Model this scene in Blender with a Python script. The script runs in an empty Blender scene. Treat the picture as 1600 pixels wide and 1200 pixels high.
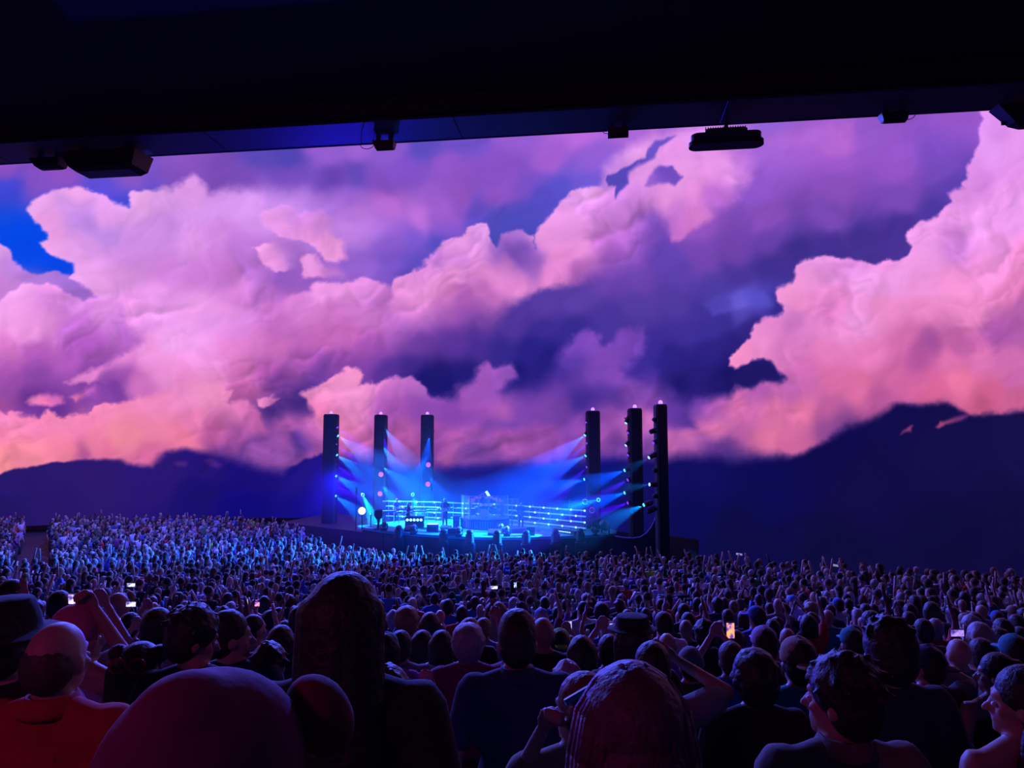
import bpy, bmesh, math, random
import numpy as np
from mathutils import Vector, Matrix, Euler, Quaternion
random.seed(7)
rng = np.random.default_rng(7)
SC = bpy.context.scene
COL = SC.collection
PI = math.pi
# ------------------------------------------------------------------ camera, world, exposure
F = 1110.0
PITCH = math.atan(90.0/F)
EYE = Vector((0, 0, 6.9))
cam_d = bpy.data.cameras.new('camera'); cam_d.sensor_width = 36.0; cam_d.lens = 36.0*F/1600.0
cam_d.clip_start = 0.05; cam_d.clip_end = 400
cam = bpy.data.objects.new('camera', cam_d); COL.objects.link(cam)
cam.location = EYE; cam.rotation_euler = (PI/2+PITCH, 0, 0); SC.camera = cam
cam_d.dof.use_dof = False
world = bpy.data.worlds.new('arena_darkness'); SC.world = world; world.use_nodes = True
world.node_tree.nodes['Background'].inputs[0].default_value = (0.05, 0.03, 0.30, 1)
world.node_tree.nodes['Background'].inputs[1].default_value = 0.16
vs = SC.view_settings
vs.view_transform = 'Standard'; vs.look = 'None'; vs.exposure = 0.0; vs.gamma = 1.0; vs.use_curve_mapping = False
SC.cycles.use_denoising = True
SC.cycles.max_bounces = 5; SC.cycles.diffuse_bounces = 2; SC.cycles.glossy_bounces = 2
SC.cycles.transmission_bounces = 3; SC.cycles.volume_bounces = 0; SC.cycles.transparent_max_bounces = 8
SC.cycles.sample_clamp_indirect = 4.0
HAZE_DENSITY = 0.0095
SPOT_GAIN = 1.0

# unseen red fill added for red shirt; dim violet point light under the balcony
for nm, loc, e, c in (('red_fill', (-2.6, -1.2, 8.2), 60, (1, .06, .5)), ('violet_point', (1.6, -1.5, 9.0), 7, (.3, .2, 1))):
    l = bpy.data.lights.new(nm, 'POINT'); l.energy = e; l.color = c; l.shadow_soft_size = .25
    o = bpy.data.objects.new(nm, l); COL.objects.link(o); o.location = loc
def P(px, py, Y):
    """point of the world seen at pixel (px, py) of the 1600x1200 photograph at depth Y"""
    xr = (px-800)/F; yr = (600-py)/F
    dx, dy, dz = xr, math.cos(PITCH)-math.sin(PITCH)*yr, math.sin(PITCH)+math.cos(PITCH)*yr
    return EYE+Vector((dx, dy, dz))*(Y/dy)
def G(px, py, z):
    """point at height z seen at that pixel"""
    xr = (px-800)/F; yr = (600-py)/F
    dx, dy, dz = xr, math.cos(PITCH)-math.sin(PITCH)*yr, math.sin(PITCH)+math.cos(PITCH)*yr
    return EYE+Vector((dx, dy, dz))*((z-EYE.z)/dz)
def lin(c):
    c = c/255.0
    return c/12.92 if c <= .04045 else ((c+.055)/1.055)**2.4
def rgb(r, g, b): return (lin(r), lin(g), lin(b), 1)

# ------------------------------------------------------------------ materials
def mat(name, col, rough=.7, metal=0., emit=None, strength=0., var=.15, scale=12., objcol=False, attr=None, bump=0., sheen=0.):
    m = bpy.data.materials.new(name); m.use_nodes = True
    nt = m.node_tree; N = nt.nodes; Lk = nt.links; b = N['Principled BSDF']
    b.inputs['Roughness'].default_value = rough; b.inputs['Metallic'].default_value = metal
    if sheen: b.inputs['Sheen Weight'].default_value = sheen
    tc = N.new('ShaderNodeTexCoord'); nz = N.new('ShaderNodeTexNoise'); nz.inputs['Scale'].default_value = scale; nz.inputs['Detail'].default_value = 3
    Lk.new(tc.outputs['Object'], nz.inputs['Vector'])
    mr = N.new('ShaderNodeMapRange'); mr.inputs['To Min'].default_value = 1-var; mr.inputs['To Max'].default_value = 1+var
    Lk.new(nz.outputs[0], mr.inputs['Value'])
    mx = N.new('ShaderNodeVectorMath'); mx.operation = 'SCALE'; Lk.new(mr.outputs[0], mx.inputs['Scale'])
    if objcol:
        oi = N.new('ShaderNodeObjectInfo'); Lk.new(oi.outputs['Color'], mx.inputs[0])
    elif attr:
        at = N.new('ShaderNodeAttribute'); at.attribute_name = attr; Lk.new(at.outputs['Color'], mx.inputs[0])
    else:
        mx.inputs[0].default_value = col[:3]
    Lk.new(mx.outputs[0], b.inputs['Base Color'])
    if bump:
        bp = N.new('ShaderNodeBump'); bp.inputs['Strength'].default_value = bump; bp.inputs['Distance'].default_value = .01
        Lk.new(nz.outputs[0], bp.inputs['Height']); Lk.new(bp.outputs[0], b.inputs['Normal'])
    if emit:
        b.inputs['Emission Color'].default_value = emit; b.inputs['Emission Strength'].default_value = strength
        m.cycles.emission_sampling = 'NONE' if strength < 3 else 'AUTO'
    return m
M = {}
M['black'] = mat('black_paint', (.012, .012, .016), .6)
M['soffit'] = mat('soffit_black', (.010, .010, .02), .8)
M['fascia'] = mat('fascia_dark_blue', (.03, .035, .09), .45)
M['hull'] = mat('hanging_box_black', (.015, .015, .022), .5)
M['tower'] = mat('tower_black', (.005, .007, .02), .7)
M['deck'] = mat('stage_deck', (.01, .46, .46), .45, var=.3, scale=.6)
M['stagefront'] = mat('stage_front', (.02, .025, .07), .7)
M['metal'] = mat('dull_metal', (.25, .27, .3), .4, .7)
M['chrome'] = mat('chrome', (.6, .62, .66), .25, 1.)
M['gear'] = mat('stage_gear', (.02, .03, .06), .5)
M['concrete'] = mat('terrace_concrete', (.03, .028, .045), .85, scale=3)
M['seat'] = mat('seat_fabric', (.03, .03, .06), .9)
M['lamp_cyan'] = mat('lamp_cyan', (.1, .3, .4), .3, emit=(.06, .75, 1, 1), strength=2)
M['lamp_white'] = mat('lamp_white', (.5, .5, .5), .3, emit=(.4, .75, .95, 1), strength=1.2)
M['lamp_violet'] = mat('lamp_violet', (.3, .1, .5), .3, emit=(.25, .04, 1, 1), strength=1.1)
M['lamp_top'] = mat('lamp_top_violet', (.3, .1, .5), .3, emit=(.45, .22, 1, 1), strength=1.8)
M['lamp_red'] = mat('lamp_pink', (.4, .1, .3), .3, emit=(.75, .12, .55, 1), strength=.9)
M['lamp_hot'] = mat('lamp_hot_pink', (.5, .3, .3), .3, emit=(1, .75, .85, 1), strength=2.9)
M['tube'] = mat('light_tube', (.3, .4, .6), .4, emit=(.06, .26, .85, 1), strength=1.0)
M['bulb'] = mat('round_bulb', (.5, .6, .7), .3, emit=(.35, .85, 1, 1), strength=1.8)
M['skin'] = mat('skin', (1, 1, 1), .55, objcol=True, var=.08, scale=9)
M['cloth'] = mat('cloth', (1, 1, 1), .9, objcol=True, var=.16, scale=14, bump=.5)
M['hair'] = mat('hair', (1, 1, 1), .6, objcol=True, var=.5, scale=34, bump=.9)
M['crowd'] = mat('crowd_colours', (1, 1, 1), .8, attr='tint', var=.2, scale=3)

# ------------------------------------------------------------------ mesh helpers
def link(name, me, mats=None, parent=None, loc=None, rot=None):
    o = bpy.data.objects.new(name, me); COL.objects.link(o)
    if mats is not None and me is not None and not me.materials:
        for m in (mats if isinstance(mats, (list, tuple)) else [mats]): me.materials.append(m)
    if parent: o.parent = parent
    if loc is not None: o.location = loc
    if rot is not None: o.rotation_euler = rot
    return o
def tag(o, label=None, cat=None, group=None, kind=None):
    if label: o['label'] = label
    if cat: o['category'] = cat
    if group: o['group'] = group
    if kind: o['kind'] = kind
    return o
def thing(name, label, cat, loc=(0, 0, 0), rz=0, group=None):
    o = bpy.data.objects.new(name, None); COL.objects.link(o); o.empty_display_size = .1
    o.location = loc; o.rotation_euler = (0, 0, rz); return tag(o, label, cat, group)
class MB:
    """collects simple solids; build() makes one mesh object"""
    def __init__(s): s.v = []; s.f = []
    def add(s, vs_, fs): n = len(s.v); s.v += [tuple(v) for v in vs_]; s.f += [tuple(i+n for i in f) for f in fs]; return s
    def box(s, c, d, R=None, bev=0.):
        x, y, z = d[0]/2, d[1]/2, d[2]/2
        if bev > 0:
            b = min(bev, x*.9, y*.9)
            ring = [(x-b, y), (x, y-b), (x, -y+b), (x-b, -y), (-x+b, -y), (-x, -y+b), (-x, y-b), (-x+b, y)]
            zz = [(-z, .0), (-z+b*.6, 1), (z-b*.6, 1), (z, .0)]
            vs_ = []
            for zv, k in zz:
                for a, e in ring:
                    q = 1 if k else .0
                    vs_.append((a*(1-(1-q)*b*.6/x), e*(1-(1-q)*b*.6/y), zv))
            fs = [(7, 6, 5, 4, 3, 2, 1, 0), tuple(range(24, 32))]
            for j in range(3):
                for i in range(8):
                    fs.append((j*8+i, j*8+(i+1) % 8, (j+1)*8+(i+1) % 8, (j+1)*8+i))
        else:
            vs_ = [(a*x, e*y, g*z) for g in (-1, 1) for a, e in ((-1, -1), (1, -1), (1, 1), (-1, 1))]
            fs = [(3, 2, 1, 0), (4, 5, 6, 7), (0, 1, 5, 4), (1, 2, 6, 5), (2, 3, 7, 6), (3, 0, 4, 7)]
        c = Vector(c); out = []
        for p in vs_:
            p = Vector(p)
            if R is not None: p = R @ p
            out.append(p+c)
        return s.add(out, fs)
    def cap(s, a, b, r0, r1=None, n=8, rings=2, flat=False):
        a = Vector(a); b = Vector(b); r1 = r0 if r1 is None else r1
        d = b-a; L = d.length
        if L < 1e-6: d = Vector((0, 0, 1)); L = 1e-6
        d = d/L; u = d.orthogonal().normalized(); w = d.cross(u)
        prof = []
        if flat: prof = [(0, 0), (0, r0), (L, r1), (L, 0)]
        else:
            for k in range(rings+1):
                t = PI/2*k/(rings+.0); prof.append((-r0*math.cos(t), r0*math.sin(t)))
            for k in range(rings+1):
                t = PI/2*k/(rings+.0); prof.append((L+r1*math.sin(t), r1*math.cos(t)))
        vs_ = []; fs = []
        for h, r in prof:
            for i in range(n):
                t = 2*PI*i/n; vs_.append(a+d*h+(u*math.cos(t)+w*math.sin(t))*max(r, 1e-5))
        for j in range(len(prof)-1):
            for i in range(n): fs.append((j*n+i, j*n+(i+1) % n, (j+1)*n+(i+1) % n, (j+1)*n+i))
        return s.add(vs_, fs)
    def rod(s, a, b, r, n=6): return s.cap(a, b, r, r, n, 1, True)
    def ell(s, c, r, R=None, n=10, m=7):
        c = Vector(c); vs_ = []; fs = []
        for j in range(m+1):
            t = PI*j/m
            for i in range(n):
                p = 2*PI*i/n
                q = Vector((r[0]*max(math.sin(t), 1e-4)*math.cos(p), r[1]*max(math.sin(t), 1e-4)*math.sin(p), -r[2]*math.cos(t)))
                if R is not None: q = R @ q
                vs_.append(q+c)
        for j in range(m):
            for i in range(n): fs.append((j*n+i, j*n+(i+1) % n, (j+1)*n+(i+1) % n, (j+1)*n+i))
        return s.add(vs_, fs)
    def lathe(s, prof, c=(0, 0, 0), n=16, R=None):
        c = Vector(c); vs_ = []; fs = []
        for r, z in prof:
            for i in range(n):
                t = 2*PI*i/n; q = Vector((max(r, 1e-5)*math.cos(t), max(r, 1e-5)*math.sin(t), z))
                if R is not None: q = R @ q
                vs_.append(q+c)
        for j in range(len(prof)-1):
            for i in range(n): fs.append((j*n+i, j*n+(i+1) % n, (j+1)*n+(i+1) % n, (j+1)*n+i))
        return s.add(vs_, fs)
    def prism(s, pts, z0, z1):
        n = len(pts)
        vs_ = [(p[0], p[1], z0) for p in pts]+[(p[0], p[1], z1) for p in pts]
        fs = [tuple(reversed(range(n))), tuple(range(n, 2*n))]+[(i, (i+1) % n, n+(i+1) % n, n+i) for i in range(n)]
        return s.add(vs_, fs)
    def mesh(s, name='m', smooth=False):
        me = bpy.data.meshes.new(name); me.from_pydata(s.v, [], s.f); me.validate(); me.update()
        if smooth: me.polygons.foreach_set('use_smooth', [True]*len(me.polygons))
        return me
    def build(s, name, m, parent=None, smooth=False, loc=None, rot=None):
        return link(name, s.mesh(name, smooth), m, parent, loc, rot)
def remesh(mb, voxel, target=None, smooth=2, name='body'):
    """fuse the solids into one continuous surface"""
    me = mb.mesh(name); o = bpy.data.objects.new('tmp', me); COL.objects.link(o)
    r = o.modifiers.new('r', 'REMESH'); r.mode = 'VOXEL'; r.voxel_size = voxel; r.use_smooth_shade = True
    if smooth: sm = o.modifiers.new('s', 'SMOOTH'); sm.iterations = smooth; sm.factor = .5
    dg = bpy.context.evaluated_depsgraph_get(); ev = o.evaluated_get(dg); out = bpy.data.meshes.new_from_object(ev)
    n = len(out.polygons)*2
    if target and n > target:
        o.modifiers.clear(); o.data = out
        d = o.modifiers.new('d', 'DECIMATE'); d.ratio = target/n
        dg = bpy.context.evaluated_depsgraph_get(); ev = o.evaluated_get(dg); out2 = bpy.data.meshes.new_from_object(ev)
        o.data = out2; bpy.data.meshes.remove(out); out = out2
    bpy.data.objects.remove(o); bpy.data.meshes.remove(me)
    out.materials.clear(); out.name = name
    out.polygons.foreach_set('use_smooth', [True]*len(out.polygons))
    return out
def rotz(v, a): return Vector((v[0]*math.cos(a)-v[1]*math.sin(a), v[0]*math.sin(a)+v[1]*math.cos(a), v[2]))
def lookrot(d, up='Z'): return Vector(d).to_track_quat('Y', up).to_matrix()
# ---- cloud film shown on the dome screen
def _h(ix, iy, s):
    n = (ix.astype(np.int64)*374761393 + iy.astype(np.int64)*668265263 + s*974634777) & 0xffffffff
    n = ((n ^ (n >> 13))*1274126177) & 0xffffffff
    return (((n ^ (n >> 16)) & 0xffff)/65535.0).astype(np.float32)
def vnoise(x, y, s=0):
    xi = np.floor(x); yi = np.floor(y); fx = (x-xi); fy = (y-yi)
    fx = fx*fx*fx*(fx*(fx*6-15)+10); fy = fy*fy*fy*(fy*(fy*6-15)+10)
    a = _h(xi, yi, s); b = _h(xi+1, yi, s); c = _h(xi, yi+1, s); d = _h(xi+1, yi+1, s)
    return (a+(b-a)*fx+(c-a)*fy+(a-b-c+d)*fx*fy)*2-1
def fbm(x, y, s=0, o=5, g=0.5):
    r = 0; a = 1; t = 0
    for k in range(o):
        r = r+a*vnoise(x*2**k+17.3*k, y*2**k-9.1*k, s+k); t += a; a *= g
    return r/t
def billow(x, y, s=0, o=4):
    r = 0; a = 1; t = 0
    for k in range(o):
        r = r+a*(1-2*np.sqrt(vnoise(x*2**k+3.7*k, y*2**k+5.9*k, s+k)**2+.015)); t += a; a *= 0.45
    return r/t
def sstep(a, b, v):
    t = np.clip((v-a)/(b-a), 0, 1); return t*t*(3-2*t)
def polysd(px, py, poly):
    """signed distance (positive inside) and the softness of the nearest edge"""
    P = [(p[0], p[1], p[2] if len(p) > 2 else 4) for p in poly]
    best = np.full(px.shape, 1e18, np.float32); soft = np.zeros(px.shape, np.float32)
    ins = np.zeros(px.shape, bool)
    for i in range(len(P)):
        x0, y0, s0 = P[i-1]; x1, y1, s1 = P[i]
        dx, dy = x1-x0, y1-y0
        t = np.clip(((px-x0)*dx+(py-y0)*dy)/(dx*dx+dy*dy+1e-9), 0, 1)
        d = (px-x0-t*dx)**2+(py-y0-t*dy)**2
        m = d < best
        best = np.where(m, d, best); soft = np.where(m, s0+(s1-s0)*t, soft)
        if y0 != y1:
            c = ((y0 > py) != (y1 > py)) & (px < (x1-x0)*(py-y0)/(y1-y0)+x0)
            ins ^= c
    return np.sqrt(best)*np.where(ins, 1, -1), soft
def field(px, py, pts, p=2.2, eps=300.):
    num = np.zeros(px.shape+(3,), np.float32); den = np.zeros(px.shape, np.float32)
    for x, y, r, g, b in pts:
        w = 1/((px-x)**2+(py-y)**2+eps)**p*1e6
        num += w[..., None]*np.array((r, g, b), np.float32); den += w
    return num/den[..., None]
BG = [
 (0,240,140,80,190),(0,270,140,80,190),(100,270,140,80,190),(60,285,130,80,195),(200,285,135,85,195),(300,255,140,85,195),(400,235,90,72,185),(450,245,80,68,180),
 (510,240,150,95,210),(560,235,160,100,215),(610,225,140,90,205),(660,225,90,75,190),(720,215,110,80,200),(800,205,150,92,210),
 (900,200,185,105,220),(970,200,175,105,220),(1080,195,160,100,220),(1200,195,150,100,220),(1350,185,150,90,205),(1480,180,150,85,200),(1560,180,150,85,200),
 (0,300,60,70,215),(0,340,20,75,225),(30,370,0,72,232),(60,390,0,70,230),(0,360,0,72,232),(100,420,0,68,228),(90,380,0,70,230),(160,300,90,75,210),(200,310,60,70,215),
 (300,285,125,80,190),(380,290,120,75,185),(350,270,120,75,180),(450,275,120,75,190),(520,275,100,65,175),(560,270,95,70,180),(600,285,125,75,185),
 (640,260,130,80,200),(700,265,145,85,200),(780,260,140,82,200),(860,245,165,95,210),(930,250,150,95,215),
 (540,310,150,95,205),(600,320,190,110,215),(650,335,195,115,220),(690,330,165,95,205),(720,310,150,85,195),(780,300,145,85,200),(820,290,125,80,200),
 (560,350,200,125,225),(600,360,150,95,210),(640,360,120,85,205),(690,345,130,85,205),
 (560,400,155,100,215),(600,400,120,82,200),(640,400,95,75,190),(590,440,120,80,190),(630,430,90,70,180),(680,370,80,74,188),(740,330,95,75,195),
 (780,345,80,74,188),(800,360,72,72,182),(770,370,74,72,180),(830,340,78,74,188),(850,310,85,75,195),(880,285,90,80,205),(920,275,110,90,215),(830,380,70,70,180),(780,400,72,66,175),
 (1100,350,150,85,195),(1180,280,140,85,200),(1250,230,160,92,205),(1300,240,160,90,205),(1200,230,165,100,215),(1300,290,140,80,190),(1400,250,148,84,198),(1460,250,120,75,190),(1490,290,95,65,180),
 (1200,340,140,80,190),(1300,340,125,75,185),(1400,310,125,75,188),(1450,330,75,55,160),(1400,350,68,48,145),(1350,370,66,48,142),(1300,385,64,46,140),
 (1100,400,120,72,180),(1150,380,115,68,175),(1200,370,105,65,172),(1060,420,95,65,175),(1150,430,72,52,152),(1200,420,62,46,140),(1250,400,60,45,138),
 (1000,440,110,68,175),(950,440,105,65,170),(1050,470,82,60,165),(1000,480,85,60,165),(900,470,90,62,165),(850,480,90,60,165),
 (1120,465,75,60,165),(1160,470,95,80,195),(1190,475,85,75,190),(1210,485,50,38,135),(1150,490,85,70,180),(1130,500,55,42,140),
 (1100,510,60,45,148),(1170,510,45,32,120),(1060,520,62,46,150),(1100,550,42,32,125),(1140,535,42,30,120),(1080,580,38,28,120),(1120,600,30,22,105),(1060,600,24,18,100),(1180,585,28,22,100),(1210,575,32,24,105),(1140,590,20,18,95),
 (1090,620,40,28,120),(1060,640,60,38,140),(1040,610,45,32,125),
 (950,500,72,52,155),(900,510,52,40,140),(850,510,60,42,145),(800,500,80,52,155),(750,500,105,60,160),(700,500,140,75,175),(650,500,160,90,190),(600,490,180,100,195),
 (900,560,40,30,125),(860,560,32,26,120),(830,540,38,30,128),(780,540,52,38,138),(740,540,70,45,148),(700,540,90,52,155),(650,540,110,60,160),(600,540,140,72,170),(560,530,165,85,180),
 (850,600,32,26,120),(800,580,26,22,112),(720,580,30,24,112),(690,600,20,18,105),(670,590,25,20,108),(640,570,60,38,135),(600,570,80,45,145),(560,565,120,60,160),
 (1010,540,58,42,148),(1040,560,40,30,125),(1000,590,60,40,145),
 (850,640,110,60,165),(800,640,125,65,165),(750,630,140,72,170),(900,640,105,58,165),(950,620,120,66,175),(900,610,70,45,150),(950,650,125,66,165),(1000,640,140,74,170),
 (760,680,150,75,165),(700,680,165,80,170),(650,680,190,95,180),(750,665,60,40,140),(800,660,80,48,150),(860,670,150,75,165),(900,690,110,60,160),(950,680,165,85,180),(1000,680,190,95,180),(1050,690,190,95,175),
 (800,710,140,70,155),(720,720,150,75,160),(900,710,90,50,140),(840,700,150,76,165),(700,735,90,48,140),(800,730,60,35,125),(900,730,40,25,110),
 (20,560,170,85,175),(0,520,190,100,190),(60,580,140,70,165),(100,560,170,85,180),(150,600,130,65,160),(60,620,110,52,150),(90,640,95,45,140),(20,600,150,75,165),(200,600,120,60,155),(0,640,160,75,155),
 (200,540,170,88,185),(140,540,165,85,180),(250,520,180,95,190),(100,500,200,110,205),(180,480,210,120,215),(50,480,220,130,215),(200,440,170,100,210),(150,450,100,80,205),(130,440,100,80,210),
 (400,500,190,105,200),(440,560,170,85,170),(430,600,110,58,150),(400,610,140,70,160),(450,620,50,30,115),(420,640,30,22,105),(470,600,40,28,120),(440,640,22,18,100),(480,570,100,55,150),(520,560,120,60,155),
 (400,660,180,90,165),(450,680,200,100,175),(500,680,200,100,180),(460,700,110,60,150),(430,700,120,65,155),(400,720,90,50,140),(520,700,190,95,175),(560,700,180,90,170),(600,690,170,85,165),
 (300,650,225,125,180),(250,690,230,125,160),(150,690,235,130,160),(50,700,235,125,160),(0,720,240,130,150),(100,680,230,125,165),(330,690,180,90,150),(280,710,190,95,150),
 (450,350,190,125,225),(400,320,200,135,230),(480,330,180,120,225),(520,380,160,110,220),(480,440,150,90,190),(430,450,140,85,190),(380,440,190,110,205),(420,390,150,100,205),(540,430,150,95,205),(500,400,165,110,215),
 (1280,600,190,90,160),(1400,600,190,90,160),(1500,620,190,90,150),(1300,650,20,15,85),(1500,660,18,14,80),
]
HILL = (20,14,88)
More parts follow.
